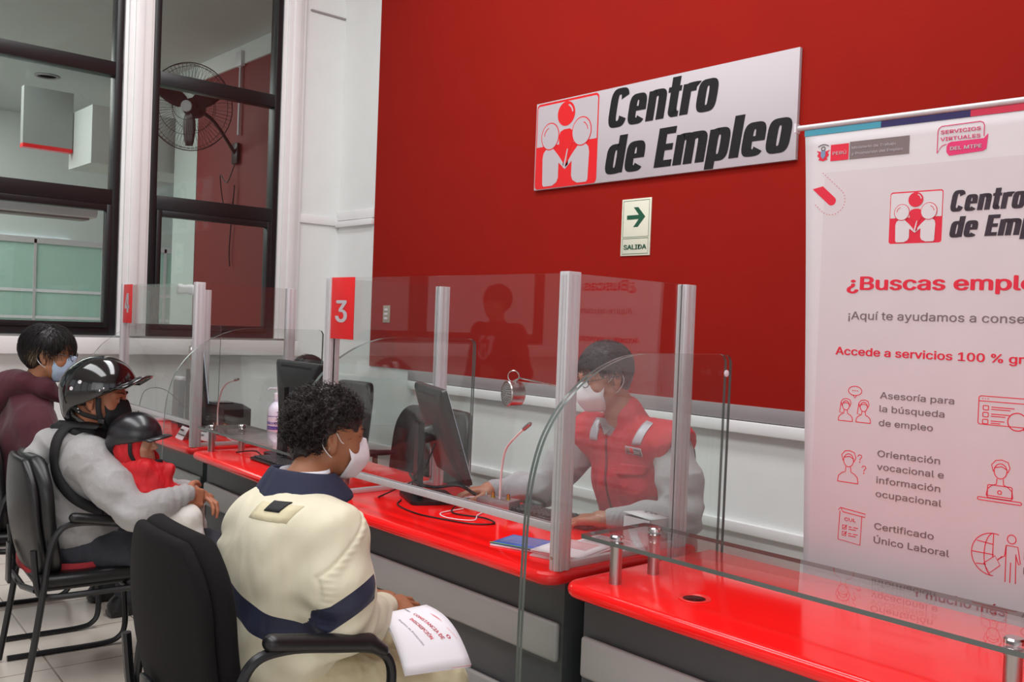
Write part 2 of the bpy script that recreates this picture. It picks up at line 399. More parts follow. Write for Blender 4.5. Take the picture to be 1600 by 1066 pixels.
# sill ledge under both windows and the plinth along the floor
struct('trim_8', MB().box((XW, -5, 1.155), (XW+.10, 3.44, 1.262), .006), M_white_trim)
struct('baseboard_left', MB().box((XW, -5, 0), (-6.12, 1.80, .13), .004), M_grey_rail)
struct('trim_9', MB().box((XW, -5, .13), (-6.09, 1.80, .20), .006), M_white_trim)
# fluted pilasters either side of the narrow window
def pilaster(name, ya, yb, flutes):
    m = MB(); prof = [(0, ya)]
    m.box((XW, ya, ZS), (XW+.03, yb, 5.0), .004)
    for (a, b, d) in flutes: m.box((XW+.02, a, ZS), (XW+d, b, 5.0), .008)
    struct(name, m, M_white_trim)
pilaster('trim_10', 2.145, 2.335, [(2.165, 2.315, .05), (2.20, 2.26, .065)])
pilaster('trim_11', 3.275, 3.455, [(3.30, 3.42, .05), (3.345, 3.40, .062)])
# windows
def window(name, ya, yb, posts):
    fr = MB(); x0, x1 = XW-.075, XW+.022
    fr.box((x0, ya, ZS), (x1, ya+.045, ZT), .004); fr.box((x0, yb-.045, ZS), (x1, yb, ZT), .004)
    for z0, z1 in ((ZS, ZS+.05), (2.125, 2.225), (2.965, 3.055), (ZT-.06, ZT)): fr.box((x0, ya+.045, z0), (x1, yb-.045, z1), .004)
    for p in posts: fr.box((x0, p-.04, ZS+.05), (x1, p+.04, ZT-.06), .004)
    o = struct(name, fr, M_black_frame)
    # opening sash in the bottom light
    edges = [ya+.045]+sum([[p-.04, p+.04] for p in posts], [])+[yb-.045]
    for k in range(0, len(edges), 2):
        a, b = edges[k], edges[k+1]
        s = MB(); xs0, xs1 = XW-.03, XW+.034
        s.box((xs0, a, ZS+.05), (xs1, a+.035, 2.125), .003); s.box((xs0, b-.035, ZS+.05), (xs1, b, 2.125), .003)
        s.box((xs0, a+.035, ZS+.05), (xs1, b-.035, ZS+.085), .003); s.box((xs0, a+.035, 2.085), (xs1, b-.035, 2.125), .003)
        s.build('sash', M_black_frame, o)
        MB().box((XW-.006, a+.035, ZS+.085), (XW, b-.035, 2.085)).build('pane', M_win_glass, o, smooth=False)
        for z0, z1 in ((2.225, 2.965), (3.055, ZT-.06)):
            MB().box((XW-.02, a, z0), (XW-.014, b, z1)).build('pane', M_win_glass, o, smooth=False)
window('window_1', Y1a, Y1b, [.68, -.78])
window('window_2', Y2a, Y2b, [])
# ---- hall behind the camera: bright side with tall openings to daylight
w = MB()
w.box((-6.5, -5.15, 0), (4.2, -5, .9)); w.box((-6.5, -5.15, 3.9), (4.2, -5, 5.1))
for a, b in ((-6.5, -5.9), (-4.1, -3.7), (-1.9, -1.5), (.3, .7), (2.5, 4.2)): w.box((a, -5.15, .9), (b, -5, 3.9))
struct('wall_front', w, M_white_wall)
w = MB(); w.box((4.2, -5.15, 0), (4.35, YB+.1, .3)); w.box((4.2, -5.15, 3.6), (4.35, YB+.1, 5.1))
for a, b in ((-5.15, -4.6), (-2.2, -1.8), (.8, 1.2), (3.3, 3.95)): w.box((4.2, a, .3), (4.35, b, 3.6))
struct('wall_right', w, M_white_wall)
# ---- the room seen through the windows
struct('floor_next_room', MB().box((-16, -3, -.1), (XW-.12, 6.5, 0)), mf)
M_ceil2 = mat('next_room_ceiling_paint', (196, 200, 198), .7)
struct('ceiling_next_room', MB().box((-16, -3, 4.0), (XW-.12, 6.5, 4.1)), M_ceil2)
struct('wall_next_room_back', MB().box((-9.5, 3.98, 0), (XW-.12, 4.12, 3.82)), mat('next_room_red_paint', (122, 16, 14), .6))
struct('wall_next_room_upper', MB().box((-9.5, 3.96, 3.82), (XW-.12, 4.12, 4.0)), M_white_wall)
struct('wall_next_room_pier', MB().box((-10.1, 3.98, 0), (-9.51, 4.4, 4.0)), mat('pale_green_grey_paint', (196, 206, 202), .6))
struct('wall_next_room_far', MB().box((-13.9, -3, 0), (-13.75, 6.5, 4.0)), M_white_wall)
struct('wall_next_room_side', MB().box((-13.75, 6.3, 0), (-9.6, 6.45, 4.0)), M_white_wall)
struct('beam_next_room', MB().box((-10.95, 3.15, 2.95), (-10.2, 6.3, 3.55)).box((-13.75, 4.6, 3.4), (-10.96, 5.0, 4.0)), M_ceil2)
struct('panel_next_room', MB().box((-10.9, 2.65, 3.15), (-10.8, 3.14, 3.75)), mat('grey_panel_paint', (140, 144, 142), .6))
struct('trim_13', MB().box((-10.905, 2.65, 3.11), (-10.795, 3.14, 3.15)), M_sign_red)
struct('trim_12', MB().box((-13.74, -3, 2.35), (-13.7, 1.8, 2.55)), M_sign_red)
# glass screen with mullions across the far corridor
M_frost = mat('frosted_green_glass', (172, 206, 194), .35, spec=.4)
t = thing('glass_screen', 'greenish frosted glass partition with pale bands across the room behind the left window', 'glass partition', (-12.2, 3.2, 0))
m = MB()
for k in range(6):
    y = 1.6+k*.78; m.box((-12.22, y+.01, .05), (-12.2, y+.77, 2.2))
m.build('glazing', M_frost, t)
m = MB()
for k in range(7): m.box((-12.24, 1.585+k*.78, 0), (-12.18, 1.615+k*.78, 2.25))
m.box((-12.24, 1.57, 2.2), (-12.18, 6.28, 2.27)); m.build('frame', M_alu, t)
m = MB()
for z in (1.3, 1.62): m.box((-12.19, 1.62, z), (-12.185, 6.2, z+.035))
m.build('frosting_band', M_white_plastic, t)
# fluorescent lights in the next room
for k, (x, y) in enumerate(((-12.9, 2.3), (-9.2, 5.3))):
    t = thing('ceiling_light', ('bright ceiling light beyond the beam behind the left window', 'bright ceiling light at the corridor end behind the narrow window')[k], 'light', (x, y, 3.95))
    MB().box((x-.65, y-.17, 3.95), (x+.65, y+.17, 4.0), .01).build('housing', M_white_plastic, t)
    MB().box((x-.6, y-.13, 3.94), (x+.6, y+.13, 3.95)).build('diffuser', mat('light_diffuser', (255, 250, 244), emit=9), t)
for k, (x, y) in enumerate([(-11.29, 3.0), (-12.4, 3.2), (-13.3, 3.4)]):
    t = thing('downlight', ('recessed ceiling downlight nearest the pilaster behind the left window', 'recessed ceiling downlight in the middle of the row behind the left window', 'recessed ceiling downlight farthest left behind the left window')[k], 'light', (x, y, 4.0), 'recessed downlights in the next room')
    MB().lathe([(.13, -.001), (.13, -.012), (.105, -.018), (.095, -.004)], (x, y, 4.0), n=24).build('trim_ring', M_grey_rail, t)
    MB().lathe([(0, -.006), (.095, -.006)], (x, y, 4.0), n=24).build('lens', mat('downlight_lens', (206, 190, 170), .4), t)
# # daylight opening far behind the glass
MB_ = MB(); MB_.box((-13.74, 3.1, 1.75), (-13.72, 4.0, 2.35)); o = struct('window_3', MB_, mat('sky_pane', (236, 244, 255), emit=4))
# air conditioner in the next room, seen at the top of the lower left pane
t = thing('air_conditioner', 'long white wall air conditioner behind the lower left window pane', 'air conditioner', (-8.2, 1.7, 2.1))
MB().box((-8.3, 1.0, 2.18), (-8.02, 2.55, 2.40), .03).build('housing', M_white_plastic, t)
MB().box((-8.24, 1.06, 2.165), (-8.06, 2.49, 2.18), .002).build('air_flap', M_grey_rail, t)
# ---- wall fans
M_fan = mat('dark_fan_metal', (30, 22, 24), .4, metal=.3)
def wall_fan(label, wallpt, hub, axis, group=None, R=.37, mt=None):
    mt = mt or M_fan
    hub = np.array(hub, float); wallpt = np.array(wallpt, float)
    t = thing('wall_fan', label, 'fan', tuple(wallpt), group)
    a, b, d = frame_of(axis)
    MB().box(wallpt-np.array((.06, .03, .10)), wallpt+np.array((.06, .0, .10)), .01).build('wall_plate', mt, t)
    MB().tube(spline([wallpt+np.array((0, -.02, 0)), wallpt*.6+hub*.4+np.array((0, -.05, .12)), hub-d*.16], 8), .017, 10).build('arm', mt, t)
    MB().lathe([(.03, -.20), (.085, -.18), (.095, -.10), (.08, -.03), (.03, -.015)], hub, d).build('motor', mt, t)
    m = MB().lathe([(.0, -.03), (.055, -.03), (.055, .03), (.04, .045), (0, .05)], hub, d); m.build('hub', mt, t)
    MB().lathe([(0, .085), (.05, .083), (.052, .07)], hub, d).build('badge', M_white_plastic, t)
    for k in range(3):
        m = MB(); rows = []
        for i in range(7):
            rr = .045+(.30)*i/6; row = []
            for j in range(5):
                w_ = (j/4-.5)*(.09+.07*math.sin(PI*min(1, i/6*.9+.1))); ang = 2*PI*k/3+.5+w_/max(rr, .1)*.9
                row.append(hub+a*rr*math.cos(ang)+b*rr*math.sin(ang)+d*(w_*.45))
            rows.append(row)
        m.grid(rows); o = m.build('blade', mt, t); md = o.modifiers.new('s', 'SOLIDIFY'); md.thickness = .004
    m = MB()
    for (rr, h) in ((R, 0), (R-.02, .06), (.25, .085), (.12, .09), (R-.02, -.06), (.2, -.10)):
        m.tube([hub+d*h+rr*(math.cos(q)*a+math.sin(q)*b) for q in [2*PI*i/40 for i in range(40)]], .0045 if rr == R else .0022, 5, closed=True)
    for i in range(64):
        q = 2*PI*i/64; e = math.cos(q)*a+math.sin(q)*b
        m.tube([hub+d*.09+e*.05, hub+d*.085+e*.2, hub+d*.06+e*(R-.02), hub+e*R, hub-d*.06+e*(R-.02), hub-d*.10+e*.14], .0013, 4, cap=False)
    m.build('cage', mt, t)
    return t
f_ = wall_fan('large dark wall fan in the next room, seen through the narrow window', (-8.55, 3.97, 2.98), (-8.27, 3.38, 3.28), (.72, -.68, -.12), R=.385)
t = thing('electrical_conduit', 'white vertical conduit with box on the red wall behind the fan', 'conduit', (-8.5, 3.96, 3.0))
MB().cyl((-8.5, 3.955, 3.15), (-8.5, 3.955, 3.85), .012, n=10).build('pipe', M_white_plastic, t)
MB().box((-8.56, 3.93, 3.80), (-8.44, 3.975, 3.94), .006).build('junction_box', M_white_plastic, t)
tag(MB().tube(spline([(-8.55, 3.96, 2.9), (-8.6, 3.90, 2.7), (-8.75, 3.9, 2.78), (-8.72, 3.93, 2.5), (-8.56, 3.94, 2.48), (-8.54, 3.95, 2.66), (-8.62, 3.955, 2.1), (-8.6, 3.955, 1.9)], 8), .006, 6).build('fan_cable', M_fan),
    'loose dark cable hanging under the fan on the red wall in the next room', 'cable')
# two more fans high on the hall's own red wall, right of the picture, seen as reflections in the upper panes
M_fan_l = mat('light_fan_metal', (120, 120, 124), .4, metal=.3)
wall_fan('high grey wall fan reflected in the top left pane', (.9, 3.78, 4.35), (.75, 3.1, 4.55), (-.3, -.9, -.2), R=.37, mt=M_fan_l)
wall_fan('high grey wall fan reflected in the second left pane', (-.4, 3.78, 4.0), (-.55, 3.1, 4.2), (-.3, -.9, -.2), R=.37, mt=M_fan_l)
# light switch
t = thing('light_switch', 'grey three-button light switch plate on the red wall', 'light switch', (-5.63, YB-.012, 1.486))
MB().box((-5.672, YB-.022, 1.425), (-5.588, YB-.012, 1.548), .006).build('switch_plate', mat('switch_metal', (176, 168, 150), .4, metal=.2), t)
for k in range(3): MB().box((-5.65, YB-.027, 1.447+k*.031), (-5.61, YB-.0215, 1.463+k*.031), .003).build('rocker', M_white_plastic, t)
# ================================================================ counter desks
ZC = .75
def rim_top(x0, x1, y0, y1, r=.06, holes=()):
    """worktop with rounded front corners and a bull-nosed edge"""
    out = rrect(x1-x0, y1-y0, r, 8, x0, y0, (1, 1, 0, 0))
    cx, cy = (x0+x1)/2, (y0+y1)/2
    prof = []
    for k in range(9):
        t = -PI/2+PI*k/8; prof.append((.018*math.cos(t)-.018, ZC-.02+.02*math.sin(t)))
    vs = []; fs = []; n = len(out)
    def inset(d):
        res = []
        for i in range(n):
            p = np.array(out[i]); a = np.array(out[i-1]); b = np.array(out[(i+1) % n])
            e1 = (p-a)/(np.linalg.norm(p-a)+1e-9); e2 = (b-p)/(np.linalg.norm(b-p)+1e-9)
            nn = np.array((-(e1+e2)[1], (e1+e2)[0])); nn /= np.linalg.norm(nn)+1e-9
            res.append(p+nn*d)
        return res
    for (dx, z) in prof:
        for p in inset(-dx): vs.append((p[0], p[1], z))
    for i in range(len(prof)-1):
        for k in range(n): fs.append((i*n+k, i*n+(k+1) % n, (i+1)*n+(k+1) % n, (i+1)*n+k))
    fs.append(tuple(range(n))[::-1]); fs.append(tuple((len(prof)-1)*n+k for k in range(n)))
    return MB().add(vs, fs)
def desk(name, label, x0, x1, y0, y1, px0=None, px1=None, rot=0, group='red topped counter desks', hole=None):
    root = thing(name, label, 'desk', (x1, y0, 0), group)
    top = rim_top(x0, x1, y0, y1); to = top.build('countertop', M_counter, root, smooth=math.radians(40))
    a, b = (px0 if px0 is not None else x0+.02), (px1 if px1 is not None else x1-.02)
    f = y0+.085
    MB().box((a, f, .08), (b, f+.02, .71)).build('front_panel', M_dark_grey, root)
    for z0, z1 in ((.478, .592), (.235, .345)):
        MB().box((a+.008, f-.022, z0), (b-.008, f, z1), .012, 3).build('trim_band', M_band, root)
    MB().box((a, f+.02, .0), (a+.02, y1-.04, .71)).build('side_panel', M_dark_grey, root)
    MB().box((b-.02, f+.02, .0), (b, y1-.04, .71)).build('side_panel', M_dark_grey, root)
    MB().box((a+.02, f+.05, .0), (b-.02, f+.07, .08)).build('plinth', M_black_plastic, root)
    if rot:
        root.rotation_euler.z = rot
    return root
dr = desk('service_desk', 'near red topped desk with a cable hole, in front of the banner', -1.822, .6, 1.82, 2.50)
m = MB(); m.lathe([(.030, -.002), (.030, .002), (.037, .0035), (.042, .003), (.043, 0)], (-1.495, 1.995, ZC), n=32)
m.build('cable_grommet', mat('red_grommet', (232, 44, 40), .3), dr, smooth=True)
MB().lathe([(0, .0006), (.030, .0008)], (-1.495, 1.995, ZC), n=32).build('cable_hole', mat('grommet_hole', (96, 12, 12), .5), dr, smooth=True)
desk('service_desk', 'red topped counter desk under booth 3 where the man in the red vest works', -3.228, -1.876, 1.835, 2.50)
dm = desk('service_desk', 'red topped desk with a glass shelf between booths 4 and 3', -4.60, -3.305, 1.87, 2.52, rot=-.05)
d4 = desk('service_desk', 'red topped counter desk under booth 4, farthest along the counter', -5.98, -4.685, 1.965, 2.60, rot=-.035)
# ================================================================ glass sheets
def sheet(name, poly, O, ex, ey, ez, depth, face=None, edge=None, parent=None, label=None, **kw):
    face = face or M_glass; edge = edge or M_glass_edge
    m = MB(); m.prism(poly, O, ex, ey, ez, depth); n = len(m.f); m.m = [0, 0]+[1]*(n-2)
    return m.build(name, [face, edge], parent, smooth=False, **kw)
def booth(name, label, x_right, y_front, width, depth, number, rot=0, group='numbered glass service booths'):
    """aluminium and glass enclosure standing on a desk; local origin at its front right foot"""
    t = thing(name, label, 'booth', (0, 0, 0), group)
    a, b = .037, .05; ZT_ = 1.605; xl = -width
    H_ = ZT_-ZC
    posts = [(-a, 0, 0, b), (xl, 0, xl+a, b), (-a, depth-b, 0, depth), (xl, depth-b, xl+a, depth)]
    for k, (x0, y0, x1, y1) in enumerate(posts):
        m = MB().box((x0, y0, 0), (x1, y1, H_-(.008 if k > 1 else 0)), .002)
        # grooves of the extrusion
        m.box((x0+.008, y0-.002, .0), (x0+.016, y0, H_-.01)).box((x1-.016, y0-.002, 0), (x1-.008, y0, H_-.01))
        m.box((x1, y0+.010, .0), (x1+.002, y0+.018, H_-.01)).box((x1, y1-.018, 0), (x1+.002, y1-.010, H_-.01))
        p = m.build('post', M_alu, t)
        MB().cyl((x0+.012, y0-.003, .035), (x0+.012, y0, .035), .005, n=10).build('screw', M_chrome, p)
    MB().box((xl+a, .012, .105), (-a, .037, .128), .002).build('bottom_rail', M_alu, t)
    sheet('front_pane', [(xl+a, .128), (-a, .128), (-a, H_-.004), (xl+a, H_-.004)], (0, .021, 0), (1, 0, 0), (0, 0, 1), (0, 1, 0), .006, M_glass, M_glass_edge_light, t)
    for xs in (-.022, xl+.018):
        sheet('side_pane', [(b, .004), (depth-b, .004), (depth-b, H_-.008), (b, H_-.004)], (xs, 0, 0), (0, 1, 0), (0, 0, 1), (1, 0, 0), .006, M_glass_side, M_glass_edge_light, t)
        MB().box((xs-.008, b, 0), (xs+.012, depth-b, .02), .002).build('base_channel', M_alu, t)
    # number plate on the front pane by the left post
    w, h = .172, .235; px = xl+a-.012
    pl = MB().box((px, .006, H_-h-.002), (px+w, .010, H_-.002), .001).build('number_plate', M_sign_red, t)
    if number == '4':
        m = MB(); u0, v0, w_, c_ = px+.045, H_-h*.74, .085, .118
        for q in ([(.50, 0), (.82, 0), (.82, 1), (.50, 1)], [(.0, .20), (1.0, .20), (1.0, .385), (.0, .385)], [(.0, .385), (.27, .385), (.62, 1.0), (.42, 1.0)]):
            poly_on(m, [(u0+a_*w_, v0+b_*c_) for a_, b_ in q], (0, .006, 0), (1, 0, 0), (0, 0, 1), (0, -1, 0))
        m.build('number', M_sign_white, pl, smooth=False)
    else: text_on('number', number, (0, .006, 0), (1, 0, 0), (0, 0, 1), (0, -1, 0), px+.045, H_-h*.73, px+.130, .115, M_sign_white, pl, bold=.028)
    t.location = (x_right, y_front, ZC); t.rotation_euler.z = rot
    return t
booth('service_booth', 'glass booth 3 with silver posts around the man in the red vest', -1.885, 1.877, 1.335, .582, '3')
booth('service_booth', 'glass booth 4 with silver posts at the far left of the counter', -4.70, 1.985, 1.27, .56, '4', rot=-.045)
# curved dividers that come down in front of the counter, always two sheets side by side
CURVE = [(1.712, .10), (1.712, .62), (1.716, .80), (1.722, .95), (1.735, 1.04), (1.76, 1.12), (1.79, 1.175), (1.83, 1.225), (1.875, 1.265), (1.93, 1.303), (2.00, 1.338), (2.085, 1.365), (2.16, 1.374), (2.22, 1.376),
         (2.57, 1.376), (2.59, 1.370), (2.60, 1.352), (2.60, 1.30), (2.592, .40), (2.592, .10)]
def divider(label, x, dy=0, rot=0):
    pts = CURVE[:1]+[tuple(p[:2]) for p in spline([(a, b, 0) for a, b in CURVE[1:15]], 3)]+CURVE[15:]
    poly = [(y+dy, z) for y, z in pts][::-1]
    n = len(poly)
    m = MB(); m.prism(poly, (x, 0, 0), (0, 1, 0), (0, 0, 1), (1, 0, 0), .010)
    m.m = [0, 0]+[1]*n
    o = m.build('curved_glass_divider', [M_glass_curve, M_glass_edge], None, smooth=math.radians(30), loc=(x, 2.0+dy, .1))
    tag(o, label, 'glass divider', 'curved glass dividers between the desks')
    if rot: o.rotation_euler.z = rot
    return o
for x, dy, l0 in ((-1.866, 0, 'left sheet of the curved glass divider pair beside the man in the red vest'), (-1.832, -.02, 'right sheet of the curved glass divider pair, nearest the empty red counter'),
                  (-3.275, .07, 'left sheet of the curved glass divider pair just left of sign 3'), (-3.25, .06, 'right sheet of the curved glass divider pair under sign 3'),
                  (-4.652, .10, 'left sheet of the curved glass divider pair on the right of booth 4'), (-4.628, .09, 'right sheet of the curved glass divider pair on the right of booth 4'),
                  (-6.02, .12, 'curved glass divider on the far left of booth 4')):
    divider(l0, x, dy)
# corner clip on the near divider
_d = [o for o in COL.objects if o.name.startswith('curved_glass_divider')][1]
MB().lathe([(0, 0), (.011, 0), (.011, .004), (.005, .007)], (-1.822, 2.55, 1.315), (1, 0, 0), n=14).build('corner_clip', M_white_plastic, _d)
# glass shelves on steel standoffs
def shelf(label, x0, x1, y0, y1, feet, z=.862, rot=0):
    t = thing('glass_shelf', label, 'shelf', (x0, y0, ZC), 'glass shelves on steel standoffs')
    m = MB(); m.prism(rrect(x1-x0, y1-y0, .01, 3, x0, y0), (0, 0, z), (1, 0, 0), (0, 1, 0), (0, 0, 1), .011); m.m = [0, 0]+[1]*(len(m.f)-2)
    m.build('shelf_glass', [M_glass, M_glass_edge], t, smooth=False)
    for (x, y) in feet:
        s = MB().lathe([(.017, 0), (.017, z-ZC-.012), (.019, z-ZC-.012), (.019, z-ZC)], (x, y, ZC), n=24).build('standoff', M_steel, t)
        MB().lathe([(.019, .009), (.019, .016), (.016, .020), (0, .020)], (x, y, z+.002), n=24).build('cap_nut', M_chrome, s)
    if rot: t.rotation_euler.z = rot
    return t
shelf('long glass shelf on steel standoffs over the near red counter', -1.812, .55, 1.885, 2.165, [(-1.714, 1.93), (-1.722, 2.10), (-.69, 1.93), (-.69, 2.10), (.4, 1.93), (.4, 2.10)])
shelf('short glass shelf on steel standoffs over the middle red counter, left of the black monitor', -4.60, -3.31, 1.97, 2.22, [(-4.53, 2.02), (-4.50, 2.165), (-3.40, 2.02), (-3.40, 2.165)], rot=-.05)
# ================================================================ wall sign
SX0, SX1, SZ0, SZ1 = -4.107, -2.365, 2.242, 2.75
FX, FZ, FN = (1, 0, 0), (0, 0, 1), (0, -1, 0)
def emblem(parent, O, ex, ey, ez, s, red, white, name='emblem'):
    """red and white panel, unit square scaled by s, three round heads over an M"""
    O = np.array(O, float)
    def P(m, poly, l): poly_on(m, [(u*s, v*s) for u, v in poly], O, ex, ey, ez, l, .0005)
    m = MB(); P(m, rrect(.98, .98, .05, 6, .01, .01), .0006); m.build(name+'_border', red, parent, smooth=False)
    m = MB(); P(m, rrect(.95, .47, .035, 6, .025, .495, (0, 0, 1, 1)), .0012); m.build(name+'_field', white, parent, smooth=False)
    # bodies: two arms of the M
    m = MB()
    L_ = [(.14, .06), (.16, .035), (.30, .035), (.37, .07), (.395, .12), (.395, .29), (.50, .205), (.50, .245), (.38, .38), (.30, .455), (.24, .475), (.19, .46), (.145, .42), (.13, .36)]
    P(m, L_[::1], .0018); P(m, [(1.0-u, v) for u, v in L_][::-1], .0018)
    m.build(name+'_figures', white, parent, smooth=False)
    m = MB(); P(m, [(.40, .47), (.385, .58), (.41, .635), (.47, .655), (.56, .655), (.61, .62), (.62, .50), (.56, .40), (.545, .25), (.51, .23), (.465, .25), (.47, .33), (.50, .40)], .0018); m.build(name+'_body', red, parent, smooth=False)
    m = MB(); P(m, [(.525, .43), (.54, .43), (.50, .22), (.47, .22)], .0024); m.build(name+'_tie', white, parent, smooth=False)
    for cx, cy, r_, c in ((.245, .60, .135, white), (.745, .60, .14, white)):
        m = MB(); P(m, ell(cx, cy, r_+.012, r_+.022), .0024); o = m.build(name+'_ring', red, parent, smooth=False)
        m = MB(); P(m, ell(cx, cy, r_, r_+.01), .003); m.build(name+'_head', white, o, smooth=False)
        m = MB(); sg = 1 if cx > .5 else -1
        stroke_on(m, [((cx+sg*.095*math.cos(q))*s, (cy+.10*math.sin(q))*s) for q in [.1+1.2*k/8 for k in range(9)]], .010*s, O, ex, ey, ez, .0036, .0005); m.build(name+'_glint', red, o, smooth=False)
    m = MB(); P(m, ell(.495, .828, .138, .138), .0024); o = m.build(name+'_head', red, parent, smooth=False)
    m = MB(); stroke_on(m, [((.495+.10*math.cos(q))*s, (.828+.100*math.sin(q))*s) for q in [.1+1.1*k/8 for k in range(9)]], .018*s, O, ex, ey, ez, .003, .0005); m.build(name+'_glint', white, o, smooth=False)
t = thing('centro_sign', 'wide white wall sign reading Centro de Empleo with a red people emblem', 'sign', ((SX0+SX1)/2, YB-.02, SZ0))
yf = YB-.032
MB().box((SX0, yf, SZ0), (SX1, YB-.012, SZ1), .001).build('board', M_sign_white, t)
emblem(t, (SX0+.002, yf, SZ0-.002), FX, FZ, FN, .508, M_sign_red, M_sign_white)
heavy_text('lettering', 'Centro', (0, yf, 0), FX, FZ, FN, -3.535, 2.535, -2.790, .200, M_ink, t)
heavy_text('lettering', 'de', (0, yf, 0), FX, FZ, FN, -3.545, 2.285, -3.240, .200, M_ink, t)
heavy_text('lettering', 'Empleo', (0, yf, 0), FX, FZ, FN, -3.195, 2.285, -2.372, .200, M_ink, t)
# exit sign
t = thing('exit_sign', 'small pale SALIDA exit sign with a green arrow on the red wall', 'sign', (-3.31, YB-.014, 1.836))
M_pale = mat('glow_sign_pale', (222, 222, 202), .5, vary=.02); M_green = mat('sign_green', (22, 84, 60), .5)
x0, x1, z0, z1 = -3.415, -3.212, 1.836, 2.138; ye = YB-.018
MB().box((x0, ye, z0), (x1, YB-.012, z1), .001).build('board', M_pale, t)
m = MB()
for (a, b, c, d) in ((x0+.012, z0+.100, x1-.012, z1-.010), (x0+.012, z0+.010, x1-.012, z0+.092)):
    stroke_on(m, [(a, b), (c, b), (c, d), (a, d)], .0022, (0, ye, 0), FX, FZ, FN, closed=True)
m.build('border_lines', M_green, t, smooth=False)
m = MB(); cx, cz = -3.314, 2.040
poly_on(m, [(cx-.062, cz-.011), (cx+.020, cz-.011), (cx-.016, cz-.052), (cx+.014, cz-.052), (cx+.064, cz), (cx+.014, cz+.052), (cx-.016, cz+.052), (cx+.020, cz+.011), (cx-.062, cz+.011)], (0, ye, 0), FX, FZ, FN)
m.build('arrow', M_green, t, smooth=False)
text_on('lettering', 'SALIDA', (0, ye, 0), FX, FZ, FN, x0+.022, z0+.034, x1-.022, .034, M_green, t, bold=.03)
# ================================================================ roll-up banner
BA = math.radians(4); BX, BN = (math.cos(BA), math.sin(BA), 0), (math.sin(BA), -math.cos(BA), 0)
BO = (-1.652, 2.66, 0); BT = 2.098
t = thing('roll_up_banner', 'tall white roll-up banner about finding a job behind the near counter', 'banner', (BO[0]+.42, 2.69, 0))
def bpt(u, z, l=0): return np.array(BO)+u*np.array(BX)+np.array((0, 0, z))+l*np.array(BN)
BW = .85
edge = lambda z: .012+.058*min(1, (BT-z)/1.38)**.8
rows = []
for i in range(41):
    z = BT-.004-(BT-.06)*i/40; e = edge(z) if z > .7 else edge(.7)
    rows.append([bpt(e+(BW-e)*j/20, z) for j in range(21)])
m = MB(); m.grid(rows); o = m.build('printed_sheet', M_banner, t, smooth=True); md = o.modifiers.new('s', 'SOLIDIFY'); md.thickness = .0015; md.offset = 1
MB().cyl(bpt(-.012, BT+.008, 0), bpt(BW+.012, BT+.008, 0), .0085, n=14).build('top_rail', M_alu, t)
m = MB(); m.v = []; m.f = []; m.m = []
m.prism([(-.014, -.014), (.014, -.014), (.014, .014), (-.014, .014)], bpt(-.012, BT+.008, 0), BN, (0, 0, 1), (-BX[0], -BX[1], 0), .006); m.build('rail_end_cap', M_white_plastic, t)
m = MB().cyl(bpt(BW/2, .06, -.05), bpt(BW/2, BT, -.02), .011, n=12); m.build('support_pole', M_alu, t)
m = MB(); m.prism(rrect(BW+.02, .07, .02, 4, -.01, 0), bpt(0, 0, .05), BX, (0, 0, 1), (-BN[0], -BN[1], 0), .12); m.build('base_cassette', M_alu, t)
def bt(body, u0, z0, u1, cap, m_, bold=.02, shear=0): return text_on('lettering', body, BO, BX, FZ, BN, u0, z0, u1, cap, m_, t, bold, shear)
def bp(name, poly, m_, l=.0008):
    m = MB(); poly_on(m, poly, BO, BX, FZ, BN, l); return m.build(name, m_, t, smooth=False)
for a, b, c, n_ in ((.012, .257, (72, 158, 182), 'teal'), (.257, .511, (40, 30, 92), 'navy'), (.511, .70, (206, 40, 72), 'crimson'), (.70, .85, (240, 150, 40), 'orange')):
    bp('colour_strip', [(a, BT-.020), (b, BT-.020), (b, BT-.001), (a, BT-.001)], mat('strip_'+n_, c, .5))
bp('tint_panel', [(.086, .66), (BW, .66), (BW, 1.958), (.086, 1.958)], mat('banner_tint', (208, 197, 200), .5), .0004)
bp('country_box', [(.102, 1.992), (.160, 1.992), (.160, 2.042), (.102, 2.042)], M_pink_red)
bp('ministry_box', [(.163, 1.992), (.344, 1.992), (.344, 2.045), (.163, 2.045)], M_grey_text)
text_on('lettering', 'PERÚ', BO, BX, FZ, BN, .109, 2.010, .153, .014, M_sign_white, t, bold=.0, lift=.0018)
text_on('lettering', 'Ministerio de Trabajo', BO, BX, FZ, BN, .170, 2.022, .305, .0115, M_sign_white, t, bold=.0, lift=.0018)
text_on('lettering', 'y Promoción del Empleo', BO, BX, FZ, BN, .170, 2.004, .326, .0115, M_sign_white, t, bold=.0, lift=.0018)
# coat of arms
m = MB(); poly_on(m, [(.055, 2.028), (.063, 2.020), (.058, 2.012), (.066, 2.004), (.062, 1.999), (.078, 1.994), (.093, 1.999), (.089, 2.004), (.097, 2.012), (.092, 2.020), (.100, 2.028), (.085, 2.024), (.070, 2.024)], BO, BX, FZ, BN); m.build('crest_flags', M_pink_red, t, smooth=False)
m = MB(); poly_on(m, [(.070, 2.026), (.070, 2.010), (.0775, 2.000), (.085, 2.010), (.085, 2.026)], BO, BX, FZ, BN, .0016); m.build('crest_shield', mat('crest_blue', (120, 140, 170), .5), t, smooth=False)
m = MB(); stroke_on(m, ell(.0775, 2.033, .006, .006, 12), .002, BO, BX, FZ, BN, .0016, closed=True); stroke_on(m, [(.060+.035*k/8, 2.040+.006*math.sin(PI*k/8)) for k in range(9)], .002, BO, BX, FZ, BN)
m.build('crest_wreath', M_dark_text, t, smooth=False)
